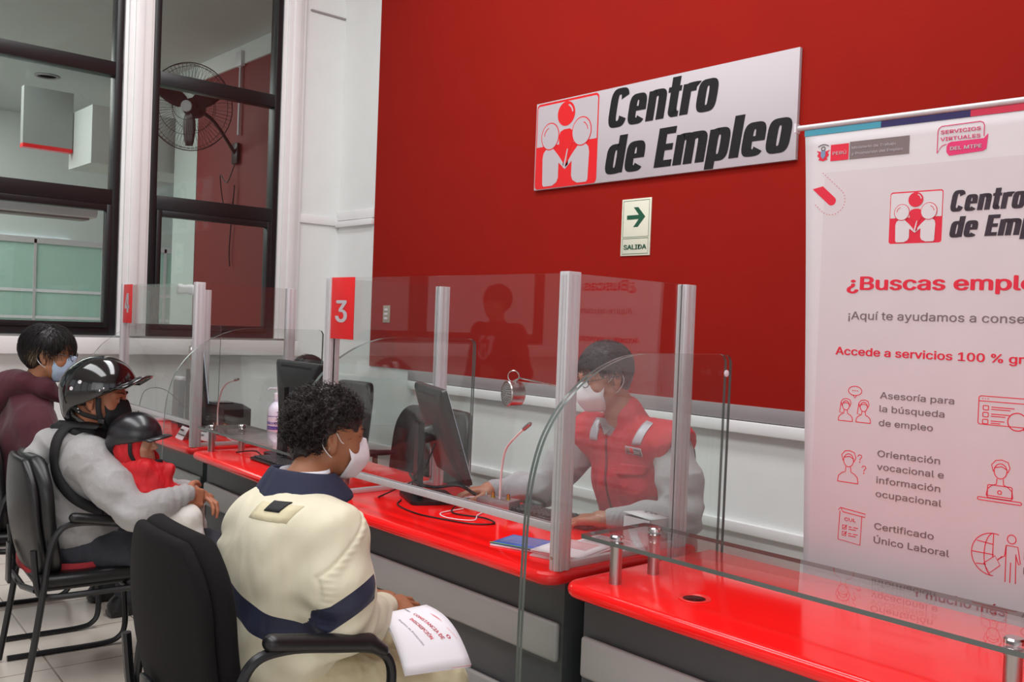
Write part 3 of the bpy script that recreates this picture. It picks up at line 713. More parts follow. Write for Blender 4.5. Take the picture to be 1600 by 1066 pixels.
# virtual services speech bubble
m = MB(); stroke_on(m, [(.449, 2.008), (.437, 2.004), (.424, 1.984), (.424, 2.046), (.427, 2.055), (.434, 2.060), (.538, 2.062), (.546, 2.058), (.549, 2.050), (.549, 2.020)], .0022, BO, BX, FZ, BN); m.build('bubble_outline', M_magenta, t, smooth=False)
bp('bubble_plate', [(.458, 1.974), (.548, 1.979), (.557, 1.985), (.560, 2.026), (.549, 2.014), (.462, 2.013), (.453, 2.009), (.450, 2.000), (.450, 1.985)], M_magenta)
bt('SERVICIOS', .432, 2.038, .540, .014, M_magenta, .01); bt('VIRTUALES', .432, 2.018, .540, .014, M_magenta, .01)
text_on('lettering', 'DEL MTPE', BO, BX, FZ, BN, .460, 1.989, .545, .014, M_sign_white, t, bold=.025, lift=.0018)
# dashed capsule
a1, ctr = math.radians(-43), np.array((.112, 1.868))
dirv = np.array((math.cos(a1), math.sin(a1))); nv = np.array((-dirv[1], dirv[0]))
bp('red_bar', [tuple(ctr+dirv*(-.055)+nv*.014), tuple(ctr+dirv*(-.075)-nv*.014)]+[tuple(ctr+.014*(math.cos(q)*dirv+math.sin(q)*nv)) for q in [-PI/2+PI*k/10 for k in range(11)]][::1], M_pink_red)
R_ = .043; path = [ctr+nv*R_+dirv*(-.085+.085*k/8) for k in range(9)]+[ctr+R_*(math.cos(q)*dirv+math.sin(q)*nv) for q in [PI/2-PI*k/14 for k in range(1, 15)]]+[ctr-nv*R_-dirv*(.05*k/5) for k in range(1, 6)]
path = spline([(p[0], p[1], 0) for p in path], 3); m = MB()
for k in range(0, len(path)-2, 3):
    if path[k][0] > .055 and path[k+1][0] > .055: stroke_on(m, [path[k][:2], path[k+1][:2]], .0018, BO, BX, FZ, BN)
m.build('dashed_outline', M_pink_red, t, smooth=False)
emblem(t, bpt(.294, 1.727), BX, FZ, BN, .155, M_pink_red, M_banner)
for w_, a_, z_, b_ in (('Centro', .466, 1.815, .668), ('de', .467, 1.742, .549), ('Empleo', .562, 1.742, .790)): heavy_text('lettering', w_, BO, BX, FZ, BN, a_, z_, b_, .058, M_dark_text, t)
bt('¿Buscas empleo?', .173, 1.593, .785, .056, M_pink_red, .03)
bt('¡Aquí te ayudamos a conseguirlo!', .182, 1.503, .79, .034, M_grey_text, .008)
bt('Accede a servicios 100 % gratuitos', .146, 1.394, .80, .033, M_pink_red, .022)
for body, z0, u1 in (('Asesoría para', 1.270, .503), ('la búsqueda', 1.230, .478), ('de empleo', 1.188, .448), ('Orientación', 1.096, .472), ('vocacional e', 1.057, .484), ('información', 1.017, .476), ('ocupacional', .976, .481), ('Certificado', .879, .464), ('Único Laboral', .838, .508)):
    bt(body, .291, z0, u1, .027, M_grey_text, .008)
bt('Y mucho más', .411, .706, .661, .038, M_maroon_text, .02)
for body, z0 in (('Bolsa de', 1.25), ('trabajo', 1.21), ('Capacitación', 1.06), ('virtual', 1.02), ('Migración', .87), ('laboral', .83)): bt(body, .70, z0, .70+.012*len(body), .027, M_grey_text, .008)
# line icons
IC = MB()
def ln(pts, w=.0024, closed=False): stroke_on(IC, pts, w, BO, BX, FZ, BN, closed=closed)
def person_icon(cx, cy, s, fem=False, hairy=True):
    ln(ell(cx, cy+.020*s, .0125*s, .016*s, 18), closed=True)
    ln([(cx-.026*s, cy-.034*s), (cx-.024*s, cy-.020*s), (cx-.016*s, cy-.012*s), (cx-.007*s, cy-.008*s), (cx-.006*s, cy+.004*s)])
    ln([(cx+.026*s, cy-.034*s), (cx+.024*s, cy-.020*s), (cx+.016*s, cy-.012*s), (cx+.007*s, cy-.008*s), (cx+.006*s, cy+.004*s)])
    ln([(cx-.026*s, cy-.034*s), (cx+.026*s, cy-.034*s)])
    h = [(cx-.014*s, cy+.018*s), (cx-.018*s, cy+.032*s), (cx-.010*s, cy+.042*s), (cx+.002*s, cy+.044*s), (cx+.014*s, cy+.040*s), (cx+.018*s, cy+.028*s), (cx+.014*s, cy+.018*s)]
    ln(h); ln([(cx-.013*s, cy+.026*s), (cx+.002*s, cy+.030*s), (cx+.013*s, cy+.024*s)])
    if fem: ln([(cx-.018*s, cy+.03*s), (cx-.022*s, cy-.006*s), (cx-.010*s, cy-.006*s)])
def flush(nm):
    global IC
    IC.build(nm, M_pink_red, t, smooth=False); IC = MB()
person_icon(.187, 1.222, .88, True); person_icon(.243, 1.222, .88, True)
ln([(q[0], q[1]) for q in ell(.214, 1.286, .021, .014, 20)], closed=True); ln([(.208, 1.273), (.214, 1.264), (.219, 1.272)])
for k in range(3): ln([(.2055+.007*k, 1.2865), (.2085+.007*k, 1.2865)], .003)
flush('advice_icon')
person_icon(.203, 1.048, 1.25)
for cx, cy in ((.238, 1.088), (.252, 1.056)):
    ln([(cx-.007, cy), (cx-.003, cy+.006), (cx+.004, cy+.005), (cx+.006, cy), (cx+.001, cy-.006), (cx, cy-.011)]); ln(ell(cx, cy-.016, .001, .001, 6), .002, True)
flush('question_icon')
ln([(.178, .918), (.184, .926), (.262, .918), (.262, .908), (.192, .914), (.186, .924)]); ln([(.183, .915), (.180, .828), (.250, .822), (.252, .908)]); 
for z in (.868, .848):
    ln([(.193, z-.006), (.193, z+.006), (.205, z+.006), (.205, z-.006)], closed=True); ln([(.196, z), (.199, z-.003), (.207, z+.008)])
    ln([(.212, z+.003), (.222, z+.003)]); ln([(.227, z+.003), (.242, z+.003)]); ln([(.212, z-.004), (.236, z-.004)])
bt('CUL', .198, .889, .234, .013, M_pink_red, .01)
flush('certificate_icon')
ln(rrect(.125, .078, .006, 4, .568, 1.222), closed=True); ln([(.568, 1.286), (.693, 1.286)])
for k in range(3):
    ln([(.577+.007*k, 1.293), (.579+.007*k, 1.293)], .003); z = 1.262-.019*k
    ln(rrect(.014, .012, .002, 2, .580, z), closed=True); ln([(.601, z+.009), (.660-.012*k, z+.009)]); ln([(.601, z+.003), (.650-.012*k, z+.003)])
ln(ell(.668, 1.236, .024, .024, 22), .003, True); ln([(.684, 1.218), (.700, 1.202)], .005)
flush('web_page_icon')
person_icon(.632, 1.072, 1.3)
ln(rrect(.062, .036, .004, 3, .601, 1.022), closed=True); ln(rrect(.112, .008, .004, 3, .576, 1.013), closed=True); ln(ell(.632, 1.040, .005, .005, 12), closed=True)
flush('laptop_icon')
ln(ell(.622, .868, .055, .058, 30, 0, PI*.42, PI*1.52)); ln(ell(.622, .868, .022, .058, 24, 0, PI*.5, PI*1.5)); ln([(.568, .868), (.625, .868)]); ln([(.580, .900), (.622, .896)]); ln([(.622, .926), (.622, .862)]); ln([(.580, .836), (.606, .838)])
ln(ell(.668, .918, .011, .012, 16), closed=True); ln([(.655, .900), (.684, .900), (.692, .856), (.688, .852), (.680, .876)]); ln([(.655, .900), (.652, .870), (.636, .858)]); ln([(.655, .898), (.656, .800)]); ln([(.680, .880), (.682, .800)]); ln([(.668, .855), (.668, .800)])
ln([(.600, .840), (.628, .866), (.642, .842), (.616, .816)], closed=True); ln([(.634, .854), (.646, .868)])
flush('travel_icon')
# ================================================================ smooth solids for bodies and clothes
f32 = np.float32
class Solid:
    def __init__(s): s.p = []
    def _add(s, fn, lo, hi, k, op='u'): s.p.append((fn, np.array(lo, float), np.array(hi, float), k, op)); return s
    def cap(s, a, b, r1, r2=None, k=.02, op='u'):
        a = np.array(a, float); b = np.array(b, float); r2 = r1 if r2 is None else r2; d = b-a; L2 = max(float(d @ d), 1e-12)
        def fn(X, Y, Z):
            t = np.clip(((X-a[0])*d[0]+(Y-a[1])*d[1]+(Z-a[2])*d[2])/L2, 0, 1)
            return np.sqrt((X-a[0]-t*d[0])**2+(Y-a[1]-t*d[1])**2+(Z-a[2]-t*d[2])**2)-(r1+(r2-r1)*t)
        m = max(r1, r2); return s._add(fn, np.minimum(a, b)-m, np.maximum(a, b)+m, k, op)
    def chain(s, pts, rs, k=.02):
        for i in range(len(pts)-1): s.cap(pts[i], pts[i+1], rs[i], rs[i+1], k)
        return s
    def ell(s, c, r, R=None, k=.02, op='u'):
        c = np.array(c, float); r = np.array(r, float); R = np.eye(3) if R is None else np.asarray(R, float)   # rows of R: local axes
        def fn(X, Y, Z):
            x, y, z = X-c[0], Y-c[1], Z-c[2]
            u = (R[0, 0]*x+R[0, 1]*y+R[0, 2]*z)/r[0]; v = (R[1, 0]*x+R[1, 1]*y+R[1, 2]*z)/r[1]; w = (R[2, 0]*x+R[2, 1]*y+R[2, 2]*z)/r[2]
            k0 = np.sqrt(u*u+v*v+w*w); k1 = np.sqrt((u/r[0])**2+(v/r[1])**2+(w/r[2])**2)+1e-9
            return k0*(k0-1)/k1
        ext = np.sqrt(((R*r[:, None])**2).sum(0)); return s._add(fn, c-ext, c+ext, k, op)
    def box(s, c, h, rd, R=None, k=.02, op='u'):
        c = np.array(c, float); h = np.array(h, float)-rd; R = np.eye(3) if R is None else np.asarray(R, float)
        def fn(X, Y, Z):
            x, y, z = X-c[0], Y-c[1], Z-c[2]
            q = [np.abs(R[i, 0]*x+R[i, 1]*y+R[i, 2]*z)-h[i] for i in range(3)]
            return np.sqrt(np.maximum(q[0], 0)**2+np.maximum(q[1], 0)**2+np.maximum(q[2], 0)**2)+np.minimum(np.maximum(q[0], np.maximum(q[1], q[2])), 0)-rd
        ext = (np.abs(R)*(h+rd)[:, None]).sum(0); return s._add(fn, c-ext, c+ext, k, op)
    def plane(s, p, n, k=.004):
        """keep only the side the normal points away from"""
        p = np.array(p, float); n = np.array(n, float); n /= np.linalg.norm(n)
        fn = lambda X, Y, Z: (X-p[0])*n[0]+(Y-p[1])*n[1]+(Z-p[2])*n[2]
        s.p.append((fn, None, None, k, 'i')); return s
    def grid(s, h):
        us = [q for q in s.p if q[4] == 'u']
        lo = np.min([q[1]-q[3] for q in us], 0)-3*h; hi = np.max([q[2]+q[3] for q in us], 0)+3*h
        n = np.ceil((hi-lo)/h).astype(int)+1
        F = np.full(n, .5, f32); ax = [(lo[i]+h*np.arange(n[i])).astype(f32) for i in range(3)]
        for fn, a, b, k, op in s.p:
            if a is None: sl = (slice(None),)*3
            else:
                pad = max(k, 3*h)*1.6; i0 = np.clip(np.floor((a-pad-lo)/h).astype(int), 0, n); i1 = np.clip(np.ceil((b+pad-lo)/h).astype(int)+1, 0, n)
                if (i1 <= i0).any(): continue
                sl = tuple(slice(i0[i], i1[i]) for i in range(3))
            X = ax[0][sl[0]][:, None, None]; Y = ax[1][sl[1]][None, :, None]; Z = ax[2][sl[2]][None, None, :]
            D = fn(X, Y, Z).astype(f32); G = F[sl]
            if op == 'u':
                e = np.maximum(k-np.abs(G-D), 0); F[sl] = np.minimum(G, D)-e*e*(.25/max(k, 1e-6))
            elif op == 's':
                D = -D; e = np.maximum(k-np.abs(G-D), 0); F[sl] = np.maximum(G, D)+e*e*(.25/max(k, 1e-6))
            else:
                e = np.maximum(k-np.abs(G-D), 0); F[sl] = np.maximum(G, D)+e*e*(.25/max(k, 1e-6))
        return F, lo, h
    def mesh(s, h, smooth=1):
        F, lo, h = s.grid(h); V, Q = surface_net(F); V = lo+h*V
        for _ in range(smooth): V = lap(V, Q)
        return V, Q
def surface_net(F):
    S = F < 0; nx, ny, nz = F.shape
    c = np.zeros((nx-1, ny-1, nz-1), np.int8)
    for i in (0, 1):
        for j in (0, 1):
            for k in (0, 1): c += S[i:nx-1+i, j:ny-1+j, k:nz-1+k]
    act = (c > 0) & (c < 8); I = np.argwhere(act); idx = -np.ones(act.shape, np.int64); idx[act] = np.arange(len(I))
    acc = np.zeros((len(I), 3)); cnt = np.zeros(len(I))
    corners = [(i, j, k) for i in (0, 1) for j in (0, 1) for k in (0, 1)]
    val = {cc: F[I[:, 0]+cc[0], I[:, 1]+cc[1], I[:, 2]+cc[2]].astype(float) for cc in corners}
    for a in corners:
        for ax in range(3):
            if a[ax]: continue
            b = tuple(1 if q == ax else a[q] for q in range(3)); fa, fb = val[a], val[b]; m = (fa < 0) != (fb < 0)
            t = np.where(m, fa/np.where(m, fa-fb, 1), 0)
            p = np.tile(np.array(a, float), (len(I), 1)); p[:, ax] += t
            acc += p*m[:, None]; cnt += m
    V = I+acc/cnt[:, None]; Q = []
    for ax in range(3):
        u, v = [(1, 2), (2, 0), (0, 1)][ax]
        A = [slice(None)]*3; B = [slice(None)]*3; A[ax] = slice(0, -1); B[ax] = slice(1, None)
        d = S[tuple(A)] != S[tuple(B)]; E = np.argwhere(d); ok = (E[:, u] > 0) & (E[:, v] > 0) & (E[:, u] < F.shape[u]-1) & (E[:, v] < F.shape[v]-1); E = E[ok]
        inside = S[tuple(A)][E[:, 0], E[:, 1], E[:, 2]]
        def cell(du, dv):
            c_ = E.copy(); c_[:, u] -= du; c_[:, v] -= dv; return idx[c_[:, 0], c_[:, 1], c_[:, 2]]
        q = np.stack([cell(1, 1), cell(0, 1), cell(0, 0), cell(1, 0)], 1)
        q[~inside] = q[~inside][:, ::-1]; Q.append(q)
    Q = np.concatenate(Q); Q = Q[(Q >= 0).all(1)]
    return V, Q
def lap(V, Q, w=.5):
    acc = np.zeros_like(V); cnt = np.zeros(len(V))
    for i in range(4):
        a, b = Q[:, i], Q[:, (i+1) % 4]
        for c_ in range(3):
            acc[:, c_] += np.bincount(a, V[b, c_], len(V))+np.bincount(b, V[a, c_], len(V))
        cnt += np.bincount(a, minlength=len(V))+np.bincount(b, minlength=len(V))
    return V*(1-w)+w*acc/np.maximum(cnt, 1)[:, None]
def vnormals(V, Q):
    n = np.cross(V[Q[:, 2]]-V[Q[:, 0]], V[Q[:, 3]]-V[Q[:, 1]]); N = np.zeros_like(V)
    for i in range(4):
        for c_ in range(3): N[:, c_] += np.bincount(Q[:, i], n[:, c_], len(V))
    return N/(np.linalg.norm(N, axis=1, keepdims=True)+1e-12)
_rs = np.random.RandomState(7)
def waves(V, n, f0, f1, seed, stretch=(1, 1, 1)):
    """sum of sine waves in random directions: soft folds"""
    r = np.random.RandomState(seed); o = np.zeros(len(V)); P = V*np.array(stretch)
    for i in range(n):
        d = r.randn(3); d /= np.linalg.norm(d); f = f0*(f1/f0)**(i/max(1, n-1))
        w = 1.5*np.sin(P @ r.randn(3)*f*.45+r.rand()*6)
        o += np.sin((P @ d)*f*2*PI+w+r.rand()*6)*(f0/f)**.8
    return o/math.sqrt(n)
def folds(V, n, f0, f1, seed, stretch=(1, 1, 1)):
    w = waves(V, n, f0, f1, seed, stretch); return (1-np.abs(np.tanh(w)))*2-1
def solid_obj(name, S, h, mats, parent, smooth=1, disp=None, fm=None, band=None, **kw):
    V, Q = S.mesh(h, smooth)
    if disp is not None:
        N = vnormals(V, Q); V = V+N*disp(V, N)[:, None]
    fmat = None
    if fm is not None: C_ = V[Q].mean(1); fmat = fm(C_).astype(np.int32)
    o = link_mesh(name, V, Q, mats, parent, True, fmat, **kw)
    if band is not None:
        at = o.data.attributes.new('band', 'FLOAT', 'POINT'); at.data.foreach_set('value', band(V).astype(np.float32))
    return o

# ================================================================ people
def rotz(v, a): c, s = math.cos(a), math.sin(a); return np.array((v[0]*c-v[1]*s, v[0]*s+v[1]*c, v[2]))
class Fr:
    """a local frame: origin, x right, y forward, z up"""
    def __init__(s, o, fwd, up=(0, 0, 1)):
        s.o = np.array(o, float); f = np.array(fwd, float); f /= np.linalg.norm(f); u = np.array(up, float); u -= f*(u @ f); u /= np.linalg.norm(u)
        s.y, s.z = f, u; s.x = np.cross(f, u); s.R = np.array([s.x, s.y, s.z]); s.sc = 1.0
    def p(s, *q):
        q = q[0] if len(q) == 1 else q; return s.o+s.sc*(q[0]*s.x+q[1]*s.y+q[2]*s.z)
    def d(s, *q): return q[0]*s.x+q[1]*s.y+q[2]*s.z
    def loc(s, V): return ((V-s.o) @ s.R.T)/s.sc
def rx(a):
    c, s = math.cos(a), math.sin(a); return np.array(((1, 0, 0), (0, c, s), (0, -s, c)))
def head_solid(S, H, k=.014, nose=1.0):
    g = H.sc; e = lambda c, r, kk=k, op='u', R=None: S.ell(H.p(c), np.array(r)*g, H.R if R is None else R @ H.R, kk*g, op)
    e((0, -.018, .032), (.076, .096, .088), .02); e((0, .028, -.01), (.064, .060, .082), .03)
    e((0, .030, -.066), (.053, .050, .044), .03); e((0, .072, -.096), (.020, .016, .015), .02)
    for sx in (-1, 1):
        e((sx*.040, .052, -.028), (.024, .024, .022), .02)
        S.cap(H.p(sx*.010, .083, .024), H.p(sx*.046, .070, .024), .009*g, .008*g, .014*g)
        e((sx*.031, .088, .004), (.017, .012, .011), .012, 's')
        e((sx*.031, .0735, .004), (.0142, .0142, .0142), .004); e((sx*.032, .0905, .003), (.0125, .012, .0042), .001, 's')
        S.cap(H.p(sx*.055, .005, -.055), H.p(sx*.030, .045, -.085), .016*g, .014*g, .02*g)
        R_ = np.array(((math.cos(.35), -sx*math.sin(.35), 0), (sx*math.sin(.35), math.cos(.35), 0), (0, 0, 1))) @ rx(.18)
        e((sx*.079, -.012, -.006), (.0075, .019, .032), .006, 'u', R_)
        e((sx*.086, -.007, .002), (.005, .010, .018), .005, 's', R_)
        e((sx*.078, -.004, -.034), (.007, .010, .010), .005)
        e((sx*.013, .090, -.032), (.010, .010, .008), .008)
    S.cap(H.p(0, .082, .014), H.p(0, .103*nose, -.026), .007*g, .0115*g, .012*g)
    e((0, .080, -.057), (.024, .014, .007), .008); e((0, .078, -.067), (.021, .013, .007), .007)
    e((0, .092, -.0615), (.020, .006, .0012), .002, 's')
def neck_solid(S, H, base, r=.055):
    S.cap(H.p(0, -.022, -.05), base, r*H.sc, (r+.008)*H.sc, .03*H.sc)
def hand_solid(S, w, d, palm, side, curl=.5, spread=.09, g=1.0, thumb=.6, curls=None, k=.006):
    """w wrist point, d direction of fingers, palm = normal leaving the palm, side +1 right hand / -1 left"""
    w = np.array(w, float); H = Fr(w, d, -np.array(palm, float))      # z = back of the hand
    H.sc = g; sx = -side     # thumb side in local x when the back faces up: right hand thumb is -x
    S.cap(H.p(0, -.02, 0), H.p(0, .02, 0), .027*g, .030*g, .02*g)
    S.box(H.p(0, .052, 0), np.array((.041, .046, .0145))*g, .013*g, H.R, .014*g)
    tips = []
    lens = [(.043, .026, .021), (.047, .030, .022), (.043, .027, .021), (.034, .020, .019)]
    for i in range(4):
        x = sx*(.031-.0205*i); base = np.array((x, .090-.004*abs(i-1)-(.006 if i == 3 else 0), 0.002)); yaw = sx*spread*(1.4-i)
        c = (curls[i] if curls else curl)*(1+.08*i); p = base.copy(); ang = c*.55; r = (.0092, .0096, .0092, .0080)[i]
        pts = [H.p(p)]
        for j, L in enumerate(lens[i]):
            dd = np.array((math.sin(yaw)*math.cos(ang), math.cos(yaw)*math.cos(ang), -math.sin(ang))); p = p+dd*L; pts.append(H.p(p)); ang += c*(.95 if j == 0 else .6)
        S.cap(H.p(base*np.array((.8, .55, 1))), pts[0], r*1.05*g, r*1.05*g, .008*g)
        S.chain(pts, [r*g, r*.94*g, r*.86*g, r*.74*g], k*g*.5); tips.append((pts[-1], pts[-1]-pts[-2], r*.74*g))
    b = np.array((sx*.030, .018, -.006)); q1 = b+np.array((sx*.028, .028, -.012*thumb)); q2 = q1+np.array((sx*.016*(1-.8*thumb), .030, -.016*thumb)); q3 = q2+np.array((-sx*.010*thumb, .024, -.010*thumb))
    S.cap(H.p(b), H.p(q1), .016*g, .0125*g, .012*g); S.chain([H.p(q1), H.p(q2), H.p(q3)], [.0118*g, .0108*g, .0085*g], .004)
    return H, tips
def eyes(H, parent, iris=(40, 24, 16)):
    mw = mat('eye_white', (196, 188, 182), .25); mi = mat('iris_%d' % iris[0], iris, .15)
    for sx in (-1, 1):
        m = MB(); c = H.p(sx*.031, .0735, .004); r = .0123*H.sc
        m.lathe([(r*math.sin(PI*i/10), r*math.cos(PI*i/10)) for i in range(11)], c, H.y, 16)
        e = m.build('eye', mw, parent, smooth=True)
        m = MB().lathe([(0, r*1.03), (r*.35, r*.985), (r*.5, r*.90)], c, H.y, 14); m.build('iris', mi, e, smooth=True)
        m = MB(); m.tube([H.p(sx*(.018+.028*t), .0845-.012*t*t+.002, .011+.004*math.sin(PI*t)-.003*t) for t in [i/6 for i in range(7)]], .0016*H.sc, 5); m.build('eyelid_line', mat('lash_dark', (26, 18, 16), .6), parent)
        m = MB(); m.tube([H.p(sx*(.012+.040*t), .0925-.020*t*t, .026+.007*math.sin(PI*t*.8)) for t in [i/6 for i in range(7)]], [.0022*H.sc, .0038*H.sc, .004*H.sc, .0038*H.sc, .003*H.sc, .0022*H.sc, .001*H.sc], 6, flat=.5); m.build('eyebrow', mat('brow_dark', (28, 20, 18), .8), parent)
def strands(name, roots, mats, parent, r=.0012):
    """roots: list of polylines (numpy Nx3) drawn as tapered three-sided hairs, one mesh"""
    P = np.array(roots); M, N, _ = P.shape
    T = np.gradient(P, axis=1); T /= np.linalg.norm(T, axis=2, keepdims=True)+1e-9
    ref = np.array((.3, .5, .81)); A = np.cross(T, ref); A /= np.linalg.norm(A, axis=2, keepdims=True)+1e-9; B = np.cross(T, A)
    w = (r*np.linspace(1, .35, N))[None, :, None]; ring = []
    for k in range(3):
        a = 2*PI*k/3; ring.append(P+w*(math.cos(a)*A+math.sin(a)*B))
    V = np.stack(ring, 2).reshape(-1, 3); base = (np.arange(M)*N*3)[:, None, None]+(np.arange(N-1)*3)[None, :, None]
    fs = []
    for k in range(3):
        a = base+k; b = base+(k+1) % 3; fs.append(np.concatenate([a, b, b+3, a+3], 2))
    Fq = np.concatenate(fs, 2).reshape(-1, 4)
    return link_mesh(name, V, Fq, mats, parent, True)
def skull_pts(H, n, seed, keep, infl=1.0, c=(0, -.016, .030), r=(.079, .099, .092)):
    rs_ = np.random.RandomState(seed); out = []
    c = np.array(c); r = np.array(r)*infl
    while len(out) < n:
        d = rs_.randn(3); d /= np.linalg.norm(d); p = c+r*d
        if keep(p): out.append((p, d/r/np.linalg.norm(d/r)))
    return out, rs_
def mask_mesh(name, H, m, parent, top=.006, chin=-.112, out=.128, wide=.070, seed=0, flat=False):
    """folded face mask: ridge in the middle, edges on the cheeks"""
    rows = []; n = 14
    for i in range(n+1):
        t = i/n; z = top+(chin-top)*t; rowL = []
        # ridge profile out from the face
        ry = (.106+(out-.106)*math.sin(min(1, t*1.7)*PI/2)) if t < .55 else out-(out-.092)*((t-.55)/.45)**1.25
        ex = wide*1.06*(math.sin(PI*(.14+.80*t))**.55); ey = .030+.022*(1-abs(2*t-1)) if not flat else .03
        for j in range(13):
            s_ = -1+2*j/12; a = abs(s_)
            x = s_*ex; y = ey+(ry-ey)*(1-a**(1.45 if not flat else 2.2)); zz = z+(.010*a*(1-2*t))
            if flat: zz += 0; y += .0016*math.sin(t*22)
            rowL.append(H.p(x, y, zz))
        rows.append(rowL)
    mb = MB(); mb.grid(rows); o = mb.build(name, m, parent, smooth=True); md = o.modifiers.new('s', 'SOLIDIFY'); md.thickness = .0022*H.sc; md.offset = 1
    return o
def ear_loops(H, m, parent, wide=.068, top=-.012, bot=-.082, r=.0016, fy=.045):
    for sx in (-1, 1):
        mb = MB(); pts = [H.p(sx*wide*.80, fy, top), H.p(sx*.072, .018, top+.008), H.p(sx*.0805, -.010, .024), H.p(sx*.082, -.034, .006), H.p(sx*.079, -.036, -.020), H.p(sx*.074, -.014, -.046), H.p(sx*.064, .018, bot+.02), H.p(sx*wide*.74, fy, bot)]
        mb.tube(spline(pts, 5), r*H.sc, 6); mb.build('ear_loop', m, parent)
def skin_mat(name, c, v=.04): return mat(name, c, .48, spec=.4, bump=.08, bscale=350, vary=v, vscale=25, sss=.06)
def tris(a, b, n): return [np.array(a)+(np.array(b)-np.array(a))*i/(n-1) for i in range(n)]
# ================================================================ the people
SK_A = skin_mat('warm_brown_skin', (158, 104, 74)); SK_B = skin_mat('tan_skin', (172, 112, 84)); SK_C = skin_mat('light_brown_skin', (168, 116, 86)); SK_D = skin_mat('olive_brown_skin', (172, 116, 92)); SK_E = skin_mat('child_skin', (196, 148, 122))
M_hair = mat('black_hair', (20, 15, 15), .42, spec=.5); M_hair_b = mat('dark_brown_curls', (36, 25, 24), .45, spec=.5); M_hair_g = mat('hair_streak', (150, 128, 104), .5)
M_navy = mat('navy_fabric', (32, 36, 62), .8, bump=.2, bscale=700, vary=.08, vscale=40)
M_cream = mat('cream_jacket_fabric', (216, 209, 184), .64, bump=.1, bscale=420, vary=.02, vscale=12, sheen=.1, wr=.42, wrs=7, band=(32, 36, 62))
M_khaki = mat('khaki_trousers', (206, 196, 162), .8, bump=.15, bscale=400, vary=.04, vscale=12, wr=.5, wrs=8)
M_mask_w = mat('white_mask_fabric', (236, 232, 238), .7, bump=.15, bscale=900); M_mask_b = mat('pale_blue_mask_fabric', (168, 190, 214), .7, bump=.1, bscale=900)
M_mask_k = mat('black_mask_fabric', (20, 19, 22), .75, bump=.2, bscale=600); M_loop = mat('white_elastic', (230, 226, 226), .7)
M_shirt = mat('white_shirt', (226, 224, 232), .7, bump=.1, bscale=500)
M_grey_knit = mat('heather_grey_knit', (162, 160, 160), .85, wr=.3, wrs=9, bump=.3, bscale=260, vary=.09, vscale=180, aniso=(1, 1, 2.5), sheen=.2)
M_grey_jumper = mat('grey_wool_jumper', (160, 156, 158), .9, wr=.3, wrs=9, bump=.5, bscale=330, vary=.08, vscale=220, sheen=.25)
M_maroon = mat('maroon_fleece', (72, 20, 34), .85, wr=.4, wrs=8, bump=.15, bscale=500, vary=.06, vscale=30, sheen=.2)
M_jeans = mat('dark_jeans', (52, 54, 62), .85, wr=.4, wrs=9, bump=.3, bscale=600, vary=.12, vscale=300)
M_red_vest = mat('red_vest_fabric', (196, 26, 42), .66, wr=.55, wrs=9, bump=.12, bscale=380, vary=.05, vscale=20)
M_red_jkt = mat('child_red_fabric', (206, 22, 32), .62, wr=.5, wrs=14, band=(34, 44, 92), bump=.1, bscale=300, vary=.04, vscale=20)
M_strap = mat('black_webbing', (22, 21, 24), .7, bump=.3, bscale=500)
M_reflect = mat('reflective_tape', (196, 194, 202), .35, metal=.3, bump=.1, bscale=900)
M_shoe = mat('black_shoe', (20, 19, 20), .4)
def V3(*a): return np.array(a, float)
def legs(S, hips, knees, ankles, r=(.088, .066, .050), k=.04):
    for h, n, a in zip(hips, knees, ankles): S.cap(h, n, r[0], r[1], k); S.cap(n, a, r[1], r[2], k*.6)
def shoe(name, ank, d, parent, m=M_shoe, g=1.0):
    S = Solid(); d = V3(d[0], d[1], 0); d /= np.linalg.norm(d); a = V3(*ank)
    b = V3(a[0], a[1], .045*g); S.cap(b-d*.05*g, b+d*.16*g, .042*g, .038*g, .03); S.cap(b-d*.03*g, a+V3(0, 0, .01), .044*g, .046*g, .03); S.box(b+d*.055*g-V3(0, 0, .03*g), V3(.046, .145, .014)*g, .01, Fr((0, 0, 0), d).R, .012)
    S.plane((0, 0, .002), (0, 0, -1)); return solid_obj(name, S, .007, m, parent)

